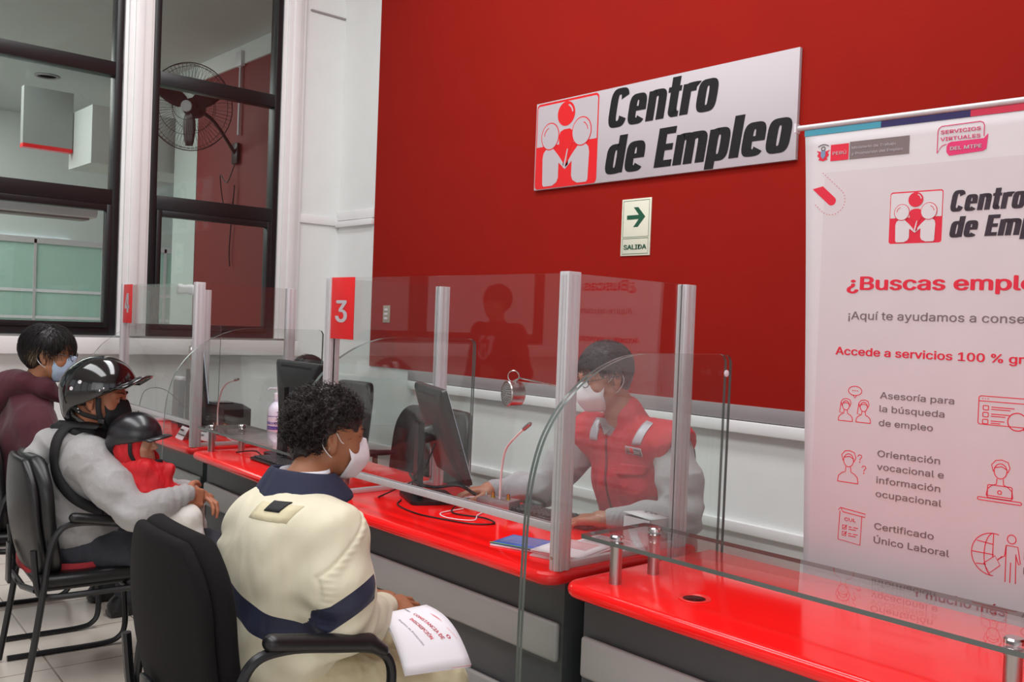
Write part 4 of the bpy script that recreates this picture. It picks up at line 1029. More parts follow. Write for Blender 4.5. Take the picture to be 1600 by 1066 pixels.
# ---- A: young man with curly hair, cream jacket
def person_a():
    root = thing('person', 'person with curly dark hair, white mask and cream jacket with navy bands, sitting with papers', 'person', (-2.19, 1.15, 0))
    hf = rotz((0, 1, 0), math.radians(-17)); H = Fr((-2.225, 1.325, 1.128), (hf[0], hf[1], -.10)); H.sc = .95
    neck = V3(-2.20, 1.235, .985)
    shR, shL = V3(-2.025, 1.235, .905), V3(-2.365, 1.235, .885); elR, elL = V3(-1.985, 1.235, .695), V3(-2.44, 1.30, .70); wrR, wrL = V3(-2.095, 1.425, .675), V3(-2.27, 1.47, .66)
    hips = [V3(-2.10, 1.17, .53), V3(-2.29, 1.17, .53)]; knees = [V3(-2.03, 1.575, .455), V3(-2.30, 1.60, .455)]; ank = [V3(-2.03, 1.60, .09), V3(-2.33, 1.62, .09)]
    S = Solid(); head_solid(S, H); neck_solid(S, H, neck)
    S.ell((-2.19, 1.16, .60), (.15, .11, .16), k=.05); S.ell((-2.19, 1.19, .84), (.15, .10, .17), k=.05); S.cap(shL, shR, .045, k=.05); S.cap(neck, (-2.19, 1.2, .9), .055, .08, .04)
    for s, e, w in ((shR, elR, wrR), (shL, elL, wrL)): S.cap(s, e, .045, .036, .03); S.cap(e, w, .036, .025, .02)
    dR = V3(-.05, .9, -.12); dR /= np.linalg.norm(dR); hand_solid(S, wrR, dR, V3(-.35, -.1, -.93), 1, curl=.42); dL = V3(.45, .85, -.1); dL /= np.linalg.norm(dL); hand_solid(S, wrL, dL, V3(.2, .0, -1), -1, curl=.5)
    legs(S, hips, knees, ank, (.065, .05, .035)); 
    for a in ank: S.cap(a, a+V3(0, .12, -.04), .034, .028, .02)
    solid_obj('body', S, .0042, SK_A, root)
    eyes(H, root)
    # jacket
    J = Solid(); J.ell((-2.195, 1.165, .60), (.205, .150, .155), k=.06); J.ell((-2.195, 1.175, .80), (.205, .150, .19), k=.08); J.ell((-2.195, 1.185, .915), (.185, .115, .085), k=.06)
    J.cap(shL+V3(.04, .0, .0), shR+V3(-.04, .0, .0), .078, k=.05); J.cap((-2.20, 1.21, .955), (-2.20, 1.235, .985), .085, .074, .04)
    for s_ in (shL, shR): J.cap(neck+V3(0, -.015, -.035), s_+V3(0, 0, -.012), .050, .066, .04)
    for s, e, w, sx in ((shR, elR, wrR, 1), (shL, elL, wrL, -1)):
        m = s*.45+e*.55+V3(.018*sx, -.012, 0); J.chain([s, m, e], [.078, .080, .074], .05); J.chain([e, (e+w)/2+V3(0, 0, -.008), w-(w-e)*.02], [.074, .066, .046], .03)
    J.cap(neck+V3(0, -.004, .015), H.p(0, -.02, -.02), .066, .062, .01, 's')
    def fo(V, N):
        Vr = V @ np.array(((.82, 0, .57), (0, 1, 0), (-.57, 0, .82))); d = .0075*waves(V, 4, 2.2, 4.8, 11, (1.3, 1, .55))+.0034*waves(Vr, 4, 5, 9, 5, (1.5, .8, .35))+.0016*waves(Vr, 3, 11, 18, 8, (1.5, .8, .3)); q_ = V-V3(-2.38, 1.08, .84); d += .005*np.exp(-(q_**2).sum(1)/.025)*np.sin(10*np.arctan2(q_[:, 2], q_[:, 0]))
        # stronger bunching in the sleeve near elbow and above the waist
        el = np.exp(-((V-elR)**2).sum(1)/.010); d += .008*el*np.sin((V[:, 2]*1.0+V[:, 0]*.7-V[:, 1]*.5)*95)
        wb = np.exp(-((V[:, 2]-.60)/.07)**2); d += .005*wb*np.sin(V[:, 0]*34+4*V[:, 2]*8+2*np.sin(V[:, 0]*19))
        seam = V[:, 1]-(1.142+1.1*np.maximum(V[:, 2]-.83, 0)); on = (V[:, 0] > -2.03) & (V[:, 2] > .70); d += on*(-.0035*np.exp(-(seam/.0045)**2)+.0022*np.exp(-((seam-.016)/.012)**2)*(1+.5*np.sin(V[:, 2]*420)))
        return d
    def band(V):
        x, y, z = V.T; arm = (x > -2.03) & (y > 1.142+1.1*np.maximum(z-.83, 0)); u = ((x+1.93)*.663+(y-1.25)*.748)/.17
        zt = .772-.50*(x+2.20); za = .757+.065*np.maximum(u, -1.4)+.05*np.maximum(u+.35, 0)
        return np.minimum(np.where(arm, .032-np.abs(z-za), .033-np.abs(z-zt)), (1.285-y)*.5)
    solid_obj('jacket', J, .0048, M_cream, root, smooth=1, disp=fo, band=band)
    # waist hem rib and tucked edge
    # collar
    rows = []
    for i in range(31):
        a = 2*PI*i/30; c = V3(-2.205, 1.236, 1.014); r0, r1, r2 = .074, .098, .130; dx, dy = math.sin(a), -math.cos(a)
        back = .5+.5*math.cos(a)
        p0 = c+V3(dx*r0, dy*r0*.95, .004+.010*back); p1 = c+V3(dx*(r0+.008), dy*(r0+.008)*.95, .020+.020*back); p2 = c+V3(dx*r1, dy*r1*.95, .010+.014*back); p3 = c+V3(dx*(r2+.012*back), dy*(r2+.010*back), -.030-.022*back); p4 = p3+V3(-dx*.006, -dy*.006, -.002)
        rows.append(spline([p0, p1, p2, p3, p4], 4))
    m = MB().grid(rows); o = m.build('collar', M_navy, root, smooth=True); md = o.modifiers.new('s', 'SOLIDIFY'); md.thickness = .004; md.offset = 0
    # black hanger loop patch under the collar
    bpy.context.view_layer.update(); bpy.context.evaluated_depsgraph_get(); jk = [c for c in root.children if c.name.startswith('jacket')][0]
    def on_back(x, z):
        hit, p, n, _ = jk.ray_cast(Vector((x, .5, z))-ORG[root.name], Vector((0, 1, 0))); return V3(*(p+ORG[root.name])) if hit else V3(x, 1.10, z)
    for nm, x0, x1, z0_, z1_, mm, l_ in (('patch_seam', -2.165, -2.05, .945, .982, M_khaki, .0004), ('hang_loop', -2.128, -2.085, .965, .987, M_strap, .002)):
        m = MB(); m.grid([[on_back(x0+(x1-x0)*i/6, z0_+(z1_-z0_)*j/3)+V3(0, -l_, l_*.5) for i in range(7)] for j in range(4)]); o = m.build(nm, mm, root, smooth=True); md = o.modifiers.new('s', 'SOLIDIFY'); md.thickness = .002; md.offset = 0
    # white undershirt collar
    m = MB(); rows = [[V3(-2.20+math.sin(a)*r_, 1.238-math.cos(a)*r_*.95, z_) for r_, z_ in ((.062, 1.00), (.0635, 1.036), (.0665, 1.050), (.070, 1.040))] for a in [2*PI*i/24 for i in range(25)]]
    m.grid(rows).build('undershirt_collar', M_shirt, root, smooth=True)
    T = Solid(); T.ell((-2.195, 1.175, .545), (.165, .135, .10), k=.05); legs(T, hips, knees, [a+V3(0, 0, .0) for a in ank], (.092, .076, .066), .05)
    solid_obj('trousers', T, .0065, M_khaki, root, disp=lambda V, N: .006*folds(V, 5, 3.5, 10, 21)+.002*folds(V, 3, 12, 20, 22))
    for a in ank: shoe('shoe', a, (0, 1), root)
    mask_mesh('face_mask', H, M_mask_w, root, top=.000, chin=-.108, out=.124, wide=.066)
    ear_loops(H, M_loop, root, top=-.016, bot=-.086)
    m = MB(); m.tube([H.p(.0795+.0035*math.cos(a), -.012+.006*math.sin(a), -.030+.009*math.cos(a*1.0)) for a in [2*PI*i/12 for i in range(12)]], .0008, 5, closed=True); m.build('earring', M_chrome, root)
    # hair: dark cap and many curls
    C = Solid(); C.ell(H.p(0, -.020, .040), V3(.086, .104, .096)*H.sc, H.R, .02); C.ell(H.p(0, -.052, -.030), V3(.062, .052, .070)*H.sc, H.R, .03)
    for sx in (-1, 1): C.ell(H.p(sx*.075, .012, .008), V3(.03, .020, .034)*H.sc, H.R, .008, 's')
    C.plane(H.p(0, .080, .052), H.d(0, 1, -.55)); C.plane(H.p(0, -.05, -.088), H.d(0, .1, -1))
    def hl(V, N): return .006*folds(V, 4, 14, 34, 3)
    cap_ = solid_obj('hair', C, .004, M_hair_b, root, disp=hl)
    def keep(p):
        x, y, z = p
        if z < -.075: return False
        if y > .028 and z < .058-.35*(.075-abs(x))*0 : return False
        if abs(x) > .045 and y > -.030 and z < .030: return False
        if y > -.02 and z < .0: return False
        return True
    pts, rs_ = skull_pts(H, 2600, 5, keep, 1.0, (0, -.022, .030), (.081, .100, .094)); R_ = []
    for p, n in pts:
        grow = .62 if p[2] < -.02 else 1.0
        L_ = rs_.uniform(.018, .040)*grow; a0 = rs_.uniform(0, 6.28); rad = rs_.uniform(.0035, .0072); turns = rs_.uniform(1.2, 2.6)
        d = n*.9+rs_.randn(3)*.28+np.array((0, -.05, -.15 if p[2] < .04 else .15)); d /= np.linalg.norm(d); a, b, _ = frame_of(d, (.3, .2, .9)); q = []
        for i in range(11):
            t = i/10; th = a0+turns*6.28*t; rr = rad*min(1, t*3)
            q.append(H.p(p*np.array((1, 1, 1))+d*L_*t*1.0+rr*(math.cos(th)*a+math.sin(th)*b)))
        R_.append(q)
    strands('curls', R_, M_hair_b, cap_, .00125)
    return root
person_a()

# ---- B: man with black half helmet holding a child
def helmet(H0, name_, parent, m, s=1.0, brim=.075, rivets=True, tilt=0.0):
    c_, s__ = math.cos(tilt), math.sin(tilt); o_ = H0.p(0, -.012, .030)
    H = Fr(o_, H0.y*c_+H0.z*s__, H0.z*c_-H0.y*s__); H.sc = H0.sc; H.o = o_-H.sc*(-.012*H.y+.030*H.z)
    S = Solid(); c = H.p(0, -.012, .030)
    S.ell(c, V3(.108, .132, .118)*H.sc*s, H.R, .02); S.plane(H.p(0, 0, -.004), H.d(0, .12, -1), .006); 
    S.cap(H.p(0, -.10, -.03), H.p(0, -.09, -.055), .058*H.sc*s, .05*H.sc*s, .03)
    I = Solid(); S.ell(H.p(0, -.012, .018), V3(.096, .118, .108)*H.sc*s, H.R, .004, 's')
    o = solid_obj(name_, S, .0045, m, parent, smooth=2)
    rows = []
    for i in range(7):
        t = i/6; row = []
        for j in range(17):
            a = -1.05+2.10*j/16; r_ = .112+.0*t; 
            ext = brim*t*(.35+.65*math.cos(a*.95))
            row.append(H.p(math.sin(a)*(r_-.012+ext*.45)*s, (-.012+math.cos(a)*.120)*s+ext*1.0, .004+.020*math.cos(a)*s-.020*t*t*0+.012*math.sin(PI*t)*.6-.004*t-.012*(1-math.cos(a*1.2))))
        rows.append(row)
    mb = MB().grid(rows); v = mb.build('helmet_brim', m, o, smooth=True); md = v.modifiers.new('s', 'SOLIDIFY'); md.thickness = .004; md.offset = 0
    if rivets:
        for sx in (1, -1):
            for (y, z, r_) in ((.030, .020, .005), (.045, .024, .005), (-.030, .072, .007), (-.068, .058, .007), (-.070, -.022, .004), (-.074, -.034, .004)):
                # point on the ellipsoid at that y,z
                q = 1-(((y+.012)/(.132*s))**2+((z-.030)/(.118*s))**2); x = sx*.108*s*math.sqrt(max(q, 0))
                n = H.d(x/(.108**2), (y+.012)/(.132**2), (z-.03)/(.118**2)); n = n/np.linalg.norm(n)
                mb = MB().lathe([(r_*.45, .0), (r_*.45, .002), (r_, .002), (r_, -.004)] if r_ > .006 else [(0, .002), (r_*.7, .0018), (r_, -.002)], H.p(x, y, z), n, 14); mb.build('rivet', M_white_plastic if r_ > .006 else M_chrome, o, smooth=True)
    return o
def ribbon(name, pts, w, m, parent, nrm=None, th=.003):
    """flat strap following pts; nrm gives the surface normal at each point"""
    P = spline(pts, 6); n = len(P); Nn = [np.array(q, float) for q in nrm]; rows = []
    for i in range(n):
        d = P[min(i+1, n-1)]-P[max(i-1, 0)]; u = i/(n-1)*(len(Nn)-1); k = min(int(u), len(Nn)-2); nn = Nn[k]*(1-u+k)+Nn[k+1]*(u-k); s_ = np.cross(d, nn); s_ /= np.linalg.norm(s_)+1e-9
        rows.append([P[i]-s_*w/2, P[i], P[i]+s_*w/2])
    o = MB().grid(rows).build(name, m, parent, smooth=True); md = o.modifiers.new('s', 'SOLIDIFY'); md.thickness = th; md.offset = 0; return o
M_helmet = mat('glossy_black_helmet', (14, 13, 16), .12, coat=.6)
def person_b():
    root = thing('person', 'person in glossy black helmet, black mask and grey hooded sweatshirt, holding a child', 'person', (-3.93, 1.18, 0))
    hf = rotz((0, 1, 0), math.radians(-36)); H = Fr((-3.775, 1.225, 1.105), (hf[0], hf[1], -.12)); H.sc = 1.0
    neck = V3(-3.845, 1.175, .955)
    shR, shL = V3(-3.70, 1.17, .875), V3(-4.06, 1.22, .885); elR, elL = V3(-3.52, 1.275, .695), V3(-4.02, 1.42, .69); wrR, wrL = V3(-3.515, 1.465, .745), V3(-3.64, 1.53, .735)
    hips = [V3(-3.82, 1.17, .49), V3(-4.04, 1.17, .49)]; knees = [V3(-3.60, 1.60, .50), V3(-3.93, 1.62, .50)]; ank = [V3(-3.60, 1.58, .09), V3(-3.95, 1.60, .09)]
    S = Solid(); head_solid(S, H); neck_solid(S, H, neck)
    S.ell((-3.93, 1.17, .56), (.15, .12, .16), k=.05); S.ell((-3.90, 1.19, .80), (.15, .11, .16), k=.05); S.cap(shL, shR, .045, k=.05); S.cap(neck, (-3.88, 1.19, .88), .055, .08, .04)
    for s, e, w in ((shR, elR, wrR), (shL, elL, wrL)): S.cap(s, e, .045, .036, .03); S.cap(e, w, .036, .025, .02)
    dR = V3(-.30, .90, -.30); dR /= np.linalg.norm(dR); hand_solid(S, wrR, dR, V3(-.9, -.1, -.2), 1, curl=.85, spread=.03, g=.92); dL = V3(.7, .55, -.2); dL /= np.linalg.norm(dL); hand_solid(S, wrL, dL, V3(.1, -.2, -1), -1, curl=.6)
    legs(S, hips, knees, ank, (.065, .05, .035))
    for a in ank: S.cap(a, a+V3(0, .12, -.04), .034, .028, .02)
    solid_obj('body', S, .0042, SK_B, root); eyes(H, root)
    # short dark hair under the helmet
    C = Solid(); C.ell(H.p(0, -.020, .028), V3(.081, .100, .092)*H.sc, H.R, .02); C.plane(H.p(0, .03, .045), H.d(0, 1, -.4)); C.plane(H.p(0, -.05, -.05), H.d(0, .1, -1))
    for sx in (-1, 1): C.ell(H.p(sx*.078, -.002, -.012), V3(.02, .026, .036)*H.sc, H.R, .006, 's')
    solid_obj('hair', C, .005, M_hair, root)
    # sweatshirt
    J = Solid(); J.ell((-3.935, 1.175, .60), (.205, .180, .165), k=.07); J.ell((-3.915, 1.18, .77), (.205, .160, .17), k=.08); J.ell((-3.885, 1.185, .875), (.185, .120, .085), k=.06)
    [J.cap(neck+V3(0, -.01, -.045), s_, .066, .064, .05) for s_ in (shL, shR)]; J.cap((-3.87, 1.175, .91), neck-V3(0, 0, .01), .085, .070, .04)
    for s, e, w, sx in ((shR, elR, wrR, 1), (shL, elL, wrL, -1)):
        J.chain([s, (s+e)/2, e], [.074, .070, .058], .06); J.chain([e, (e+w)/2, w], [.058, .052, .038], .03)
    J.cap(neck+V3(0, 0, .01), H.p(0, -.02, -.03), .062, .060, .01, 's'); J.plane((0, 0, .475), (.25, -.15, -1), .01)
    def fo(V, N):
        d = .0045*folds(V, 5, 3.5, 9, 31, (1, 1, 1.2))+.0012*folds(V, 3, 12, 20, 32)
        aw = np.exp(-((V-(elR+V3(.0, -.02, 0)))**2).sum(1)/.012); d += .006*aw*np.sin((V[:, 2]+V[:, 0]*.6)*80); ww = np.exp(-((V-wrR)**2).sum(1)/.006); d += .003*ww*np.sin(V[:, 1]*190)
        wb = np.exp(-((V[:, 2]-.60)/.09)**2); d += .005*wb*np.sin(V[:, 2]*60+V[:, 0]*12+2*np.sin(V[:, 1]*12))
        return d
    solid_obj('sweatshirt', J, .0052, M_grey_knit, root, smooth=2, disp=fo)
    # hood lying on the shoulders: grey outside, black lining roll
    Hd = Solid(); Hd.chain([V3(-3.78, 1.27, .925), V3(-3.765, 1.18, .935), V3(-3.80, 1.105, .930), V3(-3.88, 1.075, .925), V3(-3.95, 1.13, .930), V3(-3.96, 1.22, .925)], [.022, .036, .045, .046, .040, .022], .03)
    Hd.chain([V3(-3.83, 1.09, .92), V3(-3.88, 1.04, .86), V3(-3.90, 1.05, .82)], [.045, .05, .02], .04)
    solid_obj('hood', Hd, .006, M_grey_knit, root, disp=lambda V, N: .004*folds(V, 4, 6, 14, 40))
    Hd = Solid(); Hd.chain([V3(-3.77, 1.27, .955), V3(-3.775, 1.19, .972), V3(-3.80, 1.14, .975), V3(-3.86, 1.11, .970), V3(-3.91, 1.16, .968), V3(-3.90, 1.24, .955)], [.020, .030, .034, .032, .028, .018], .03)
    solid_obj('hood_lining', Hd, .006, M_strap, root, disp=lambda V, N: .005*folds(V, 4, 9, 20, 41))
    T = Solid(); T.ell((-3.93, 1.19, .50), (.17, .15, .09), k=.05); legs(T, hips, knees, ank, (.088, .072, .058), .05)
    solid_obj('trousers', T, .0065, M_jeans, root, disp=lambda V, N: .005*folds(V, 5, 4, 12, 42))
    m = MB(); rows = [[V3(-3.925+(.214+dr)*math.sin(a), 1.175+(.184+dr)*-math.cos(a), z_-.005+.07*math.sin(a)*-.25) for dr, z_ in ((.0, .505), (.004, .480), (.003, .455), (-.012, .440))] for a in [2*PI*i/40 for i in range(41)]]
    m.grid(rows); m.build('undershirt_hem', mat('faded_red_shirt', (176, 50, 58), .8, bump=.2, bscale=400), root, smooth=True)
    for a in ank: shoe('shoe', a, (0, 1), root)
    hm = helmet(H, 'helmet', root, M_helmet, s=1.10, brim=.078, tilt=.44)
    mask_mesh('face_mask', H, M_mask_k, root, top=.002, chin=-.108, out=.128, wide=.068)
    ear_loops(H, M_mask_k, root, r=.0012)
    for sx in (-1, 1):
        ribbon('chin_strap', [H.p(sx*.100, .025, .010), H.p(sx*.090, .030, -.040), H.p(sx*.068, .040, -.080), H.p(sx*.025, .050, -.118)], .020, M_strap, root, [H.d(sx, .2, 0), H.d(sx, .2, -.4), H.d(sx*.4, .2, -1)])
        ribbon('neck_strap', [H.p(sx*.092, -.065, -.035), H.p(sx*.082, -.030, -.060), H.p(sx*.072, .030, -.072)], .018, M_strap, root, [H.d(sx, 0, 0), H.d(sx, 0, -.2), H.d(sx, .2, -.3)])
        MB().box(-V3(.006, .013, .009), V3(.006, .013, .009), .004, R=Matrix(H.R.T.tolist()), T=H.p(sx*.072, .040, -.080)).build('buckle', M_black_plastic, root)
    # carrier strap across the back and around the waist
    bk = [V3(-3.70, 1.20, 1.00), V3(-3.773, 1.132, 1.004), V3(-3.762, 1.085, .978), V3(-3.752, 1.062, .930), V3(-3.758, 1.060, .859), V3(-3.738, 1.080, .788), V3(-3.712, 1.128, .727), V3(-3.700, 1.205, .683), V3(-3.700, 1.30, .660)]
    ribbon('carrier_strap', bk, .038, M_strap, root, [V3(.3, -.2, 1), V3(.5, -.4, .7), V3(.6, -.4, .7), V3(.7, -.65, .1), V3(.4, -.9, .1), V3(.7, -.7, 0), V3(.9, -.4, 0), V3(1, 0, 0), V3(1, .2, 0)], .005)
    MB().box((-3.706, 1.22, .652), (-3.682, 1.29, .700), .006).build('strap_buckle', M_black_plastic, root)
    return root
person_b()

# ---- E: small child on the lap
def person_e():
    root = thing('person', 'small child in black helmet and red hooded jacket, sitting on a lap', 'person', (-3.60, 1.36, .55))
    hf = rotz((0, 1, 0), math.radians(-40)); H = Fr((-3.615, 1.312, .950), (hf[0], hf[1], -.05)); H.sc = .72
    S = Solid(); head_solid(S, H); neck_solid(S, H, (-3.61, 1.335, .87)); S.ell((-3.62, 1.35, .76), (.07, .06, .11), k=.03)
    S.ell((-3.63, 1.36, .65), (.08, .07, .06), k=.03); sh = [(-3.56, 1.36, .83), (-3.69, 1.37, .83)]; el = [(-3.55, 1.41, .74), (-3.71, 1.44, .74)]; wr = [(-3.58, 1.49, .74), (-3.66, 1.51, .73)]
    for s, e, w, sd in zip(sh, el, wr, (1, -1)):
        S.cap(s, e, .026, .021, .02); S.cap(e, w, .021, .015, .015); hand_solid(S, V3(*w), V3(0, 1, -.1)/math.hypot(1, .1), V3(0, -.1, -1), sd, curl=.5, g=.5)
    hp = [V3(-3.60, 1.37, .64), V3(-3.68, 1.38, .64)]; kn = [V3(-3.515, 1.475, .655), V3(-3.66, 1.55, .655)]; an = [V3(-3.50, 1.53, .52), V3(-3.66, 1.60, .52)]
    legs(S, hp, kn, an, (.036, .028, .02)); 
    for a in an: S.cap(a, a+V3(0, .06, -.02), .018, .015, .01)
    solid_obj('body', S, .0038, SK_E, root); eyes(H, root)
    C = Solid(); C.ell(H.p(0, -.020, .015), V3(.098, .110, .112)*H.sc, H.R, .02); C.cap(H.p(0, -.02, -.07), (-3.61, 1.335, .87), .060, .066, .03); C.ell(H.p(0, .085, -.028), V3(.070, .085, .100)*H.sc, H.R, .012, 's')
    solid_obj('hood', C, .0045, M_red_jkt, root, disp=lambda V, N: .0025*folds(V, 4, 12, 26, 50))
    J = Solid(); J.ell((-3.615, 1.35, .80), (.105, .095, .085), k=.04); J.ell((-3.62, 1.355, .71), (.11, .095, .09), k=.04)
    for s, e, w in zip(sh, el, wr): J.cap(s, e, .045, .040, .02); J.cap(e, w, .040, .028, .02)
    J.chain([V3(-3.54, 1.40, .845), V3(-3.55, 1.33, .855), V3(-3.60, 1.28, .86)], [.028, .032, .03], .02)
    solid_obj('jacket', J, .005, M_red_jkt, root, disp=lambda V, N: .006*folds(V, 4, 6, 15, 51), band=lambda V: .752-V[:, 2])
    T = Solid(); T.ell((-3.635, 1.37, .645), (.095, .08, .055), k=.03); legs(T, hp, kn, an, (.052, .052, .030), .03)
    solid_obj('trousers', T, .005, mat('white_child_trousers', (222, 218, 212), .8, bump=.2, bscale=300), root, disp=lambda V, N: .0025*folds(V, 4, 8, 20, 52))
    for a in an: shoe_ = Solid(); shoe_.cap(a+V3(0, -.01, -.012), a+V3(0, .065, -.03), .024, .02, .02); solid_obj('shoe', shoe_, .005, M_navy, root)
    o = helmet(H, 'helmet', root, mat('satin_black_helmet', (24, 23, 28), .3, coat=.2), s=1.06, brim=.066, rivets=False, tilt=.10)
    for sx in (-1, 1):
        ribbon('chin_strap', [H.p(sx*.108, .005, .0), H.p(sx*.098, .010, -.060), H.p(sx*.060, .035, -.115), H.p(0, .045, -.135)], .014, M_strap, root, [H.d(sx, .2, 0), H.d(sx, .2, -.4), H.d(0, .2, -1)])
    MB().box((-3.555, 1.355, .865), (-3.535, 1.385, .885), .004).build('buckle', M_black_plastic, root)
    return root
person_e()

# ---- C: person in maroon hoodie with pale blue mask
def straight_hair(H, root, m, seed=1, n=2600, L=(.05, .085), fringe=True, streak=None, up=.0, low=-.06, vol=1.0):
    C = Solid(); C.ell(H.p(0, -.020, .036), V3(.085, .103, .094)*H.sc*vol, H.R, .02); C.ell(H.p(0, -.058, -.018), V3(.060, .046, .060)*H.sc*vol, H.R, .03)
    for sx in (-1, 1): C.ell(H.p(sx*.080, .006, -.010), V3(.026, .036, .036)*H.sc, H.R, .006, 's')
    C.plane(H.p(0, .066, .050), H.d(0, 1, -.5)); C.plane(H.p(0, -.05, low), H.d(0, .1, -1))
    cap_ = solid_obj('hair', C, .0045, m, root, disp=lambda V, N: .003*folds(V, 4, 14, 34, seed))
    def keep(p):
        x, y, z = p
        if z < low or (y > .03 and z < .055) or (abs(x) > .045 and y > -.03 and z < .03) or (y > -.02 and z < 0): return False
        return True
    pts, rs_ = skull_pts(H, n, seed, keep, vol*1.02, (0, -.020, .032), (.081, .100, .093)); R_ = [[], []]
    for p, nn in pts:
        Lk = rs_.uniform(*L)*(.55 if p[2] < -.0 else 1); flow = np.array((p[0]*3, (p[1]+.0)*4.5+(.25 if fringe and p[1] > -.02 else -.25), -1.0 if p[2] < .09 else -.35)); flow += rs_.randn(3)*.22
        q = [p.copy()]; d = nn*.55+flow*.35; cur = p.copy()
        for i in range(7):
            t = flow-nn*(flow @ nn); t /= np.linalg.norm(t)+1e-9; d = nn*(.42*(1-i/4.0) if i < 4 else 0)+t; d /= np.linalg.norm(d); cur = cur+d*Lk/7
            e = (cur-np.array((0, -.020, .032)))/(np.array((.081, .100, .093))*vol); l = np.linalg.norm(e)
            if l < 1.06: cur = np.array((0, -.020, .032))+e/l*1.06*(np.array((.081, .100, .093))*vol)
            nn = e/np.linalg.norm(e); q.append(cur.copy())
        R_[1 if streak and streak(p) else 0].append([H.p(x_) for x_ in q])
    strands('hair_strands', R_[0], m, cap_, .0011)
    if R_[1]: strands('bleached_streak', R_[1], M_hair_g, cap_, .0012)
    return cap_
def glasses(H, root, m=None):
    m = m or M_black_plastic
    mb = MB()
    for sx in (-1, 1):
        mb.tube([H.p(sx*.033+.025*math.cos(a), .102-.004*abs(math.cos(a)), .002+.017*math.sin(a)) for a in [2*PI*i/24 for i in range(24)]], .0017*H.sc, 6, closed=True)
        mb.tube([H.p(sx*.058, .098, .008), H.p(sx*.074, .085, .010), H.p(sx*.0815, .02, .010), H.p(sx*.082, -.020, .004)], .0017*H.sc, 6)
    mb.tube([H.p(-.010, .104, .006), H.p(0, .108, .008), H.p(.010, .104, .006)], .0016*H.sc, 6)
    mb.build('glasses', m, root)
def person_c():
    root = thing('person', 'person in maroon hoodie with pale blue mask and black hair at the far left', 'person', (-4.68, 1.2, 0))
    hf = rotz((0, 1, 0), math.radians(-30)); H = Fr((-4.565, 1.262, 1.232), (hf[0], hf[1], -.10)); H.sc = 1.0
    neck = V3(-4.625, 1.205, 1.06); shR, shL = V3(-4.50, 1.19, .925), V3(-4.80, 1.21, .925); elR, elL = V3(-4.41, 1.25, .70), V3(-4.88, 1.30, .70); wrR, wrL = V3(-4.50, 1.47, .64), V3(-4.78, 1.48, .62)
    hips = [V3(-4.56, 1.19, .52), V3(-4.76, 1.19, .52)]; knees = [V3(-4.52, 1.62, .50), V3(-4.78, 1.62, .50)]; ank = [V3(-4.52, 1.62, .09), V3(-4.80, 1.62, .09)]
    S = Solid(); head_solid(S, H); neck_solid(S, H, neck, .052); S.ell((-4.66, 1.19, .60), (.13, .10, .18), k=.05); S.ell((-4.65, 1.2, .86), (.14, .10, .16), k=.05); S.cap(shL, shR, .04, k=.05); S.cap(neck, (-4.65, 1.2, .95), .05, .08, .04)
    for s, e, w, sd in ((shR, elR, wrR, 1), (shL, elL, wrL, -1)): S.cap(s, e, .04, .034, .03); S.cap(e, w, .034, .024, .02); hand_solid(S, w, V3(-.3*sd, .95, -.1)/1.0, V3(0, -.1, -1), sd)
    legs(S, hips, knees, ank, (.06, .048, .035))
    for a in ank: S.cap(a, a+V3(0, .12, -.04), .034, .028, .02)
    solid_obj('body', S, .0048, SK_C, root); eyes(H, root)
    straight_hair(H, root, M_hair, 61, 2200, (.06, .095), True, lambda p: .0 < p[2] < .035 and -.07 < p[1] < .0, low=-.07, vol=1.06)
    J = Solid(); J.ell((-4.66, 1.17, .62), (.185, .150, .17), k=.07); J.ell((-4.65, 1.18, .84), (.18, .135, .17), k=.07); [J.cap(neck+V3(0, -.01, -.05), s_+V3(0, 0, -.01), .070, .060, .06) for s_ in (shL, shR)]; J.cap((-4.65, 1.19, .97), neck, .085, .07, .06)
    for s, e, w in ((shR, elR, wrR), (shL, elL, wrL)): J.chain([s, (s+e)/2, e], [.066, .064, .058], .08); J.chain([e, (e+w)/2, w], [.058, .052, .04], .03)
    J.cap(neck, H.p(0, -.02, -.03), .060, .058, .01, 's')
    solid_obj('sweatshirt', J, .0065, M_maroon, root, smooth=2, disp=lambda V, N: .006*folds(V, 5, 3.5, 9, 62))
    Hd = Solid(); Hd.chain([V3(-4.55, 1.33, 1.02), V3(-4.545, 1.23, 1.085), V3(-4.60, 1.14, 1.105), V3(-4.68, 1.12, 1.10), V3(-4.72, 1.20, 1.085), V3(-4.69, 1.30, 1.02)], [.018, .038, .050, .050, .042, .020], .03)
    Hd.chain([V3(-4.64, 1.095, 1.08), V3(-4.68, 1.035, 1.02), V3(-4.70, 1.04, .94)], [.055, .062, .045], .04)
    solid_obj('hood', Hd, .006, M_maroon, root, disp=lambda V, N: .007*folds(V, 4, 5, 12, 63))
    m = MB().tube(spline([(-4.50, 1.30, .99), (-4.465, 1.335, .93), (-4.46, 1.34, .87)], 6), .0025, 6).build('drawstring', M_hair, root)
    T = Solid(); T.ell((-4.66, 1.2, .52), (.16, .13, .09), k=.05); legs(T, hips, knees, ank, (.085, .07, .056), .05)
    solid_obj('trousers', T, .008, M_jeans, root, disp=lambda V, N: .005*folds(V, 5, 4, 12, 64))
    for a in ank: shoe('shoe', a, (0, 1), root)
    mask_mesh('face_mask', H, M_mask_b, root, top=.004, chin=-.108, out=.112, wide=.066, flat=True); ear_loops(H, M_loop, root, r=.0018); glasses(H, root)
    return root
person_c()

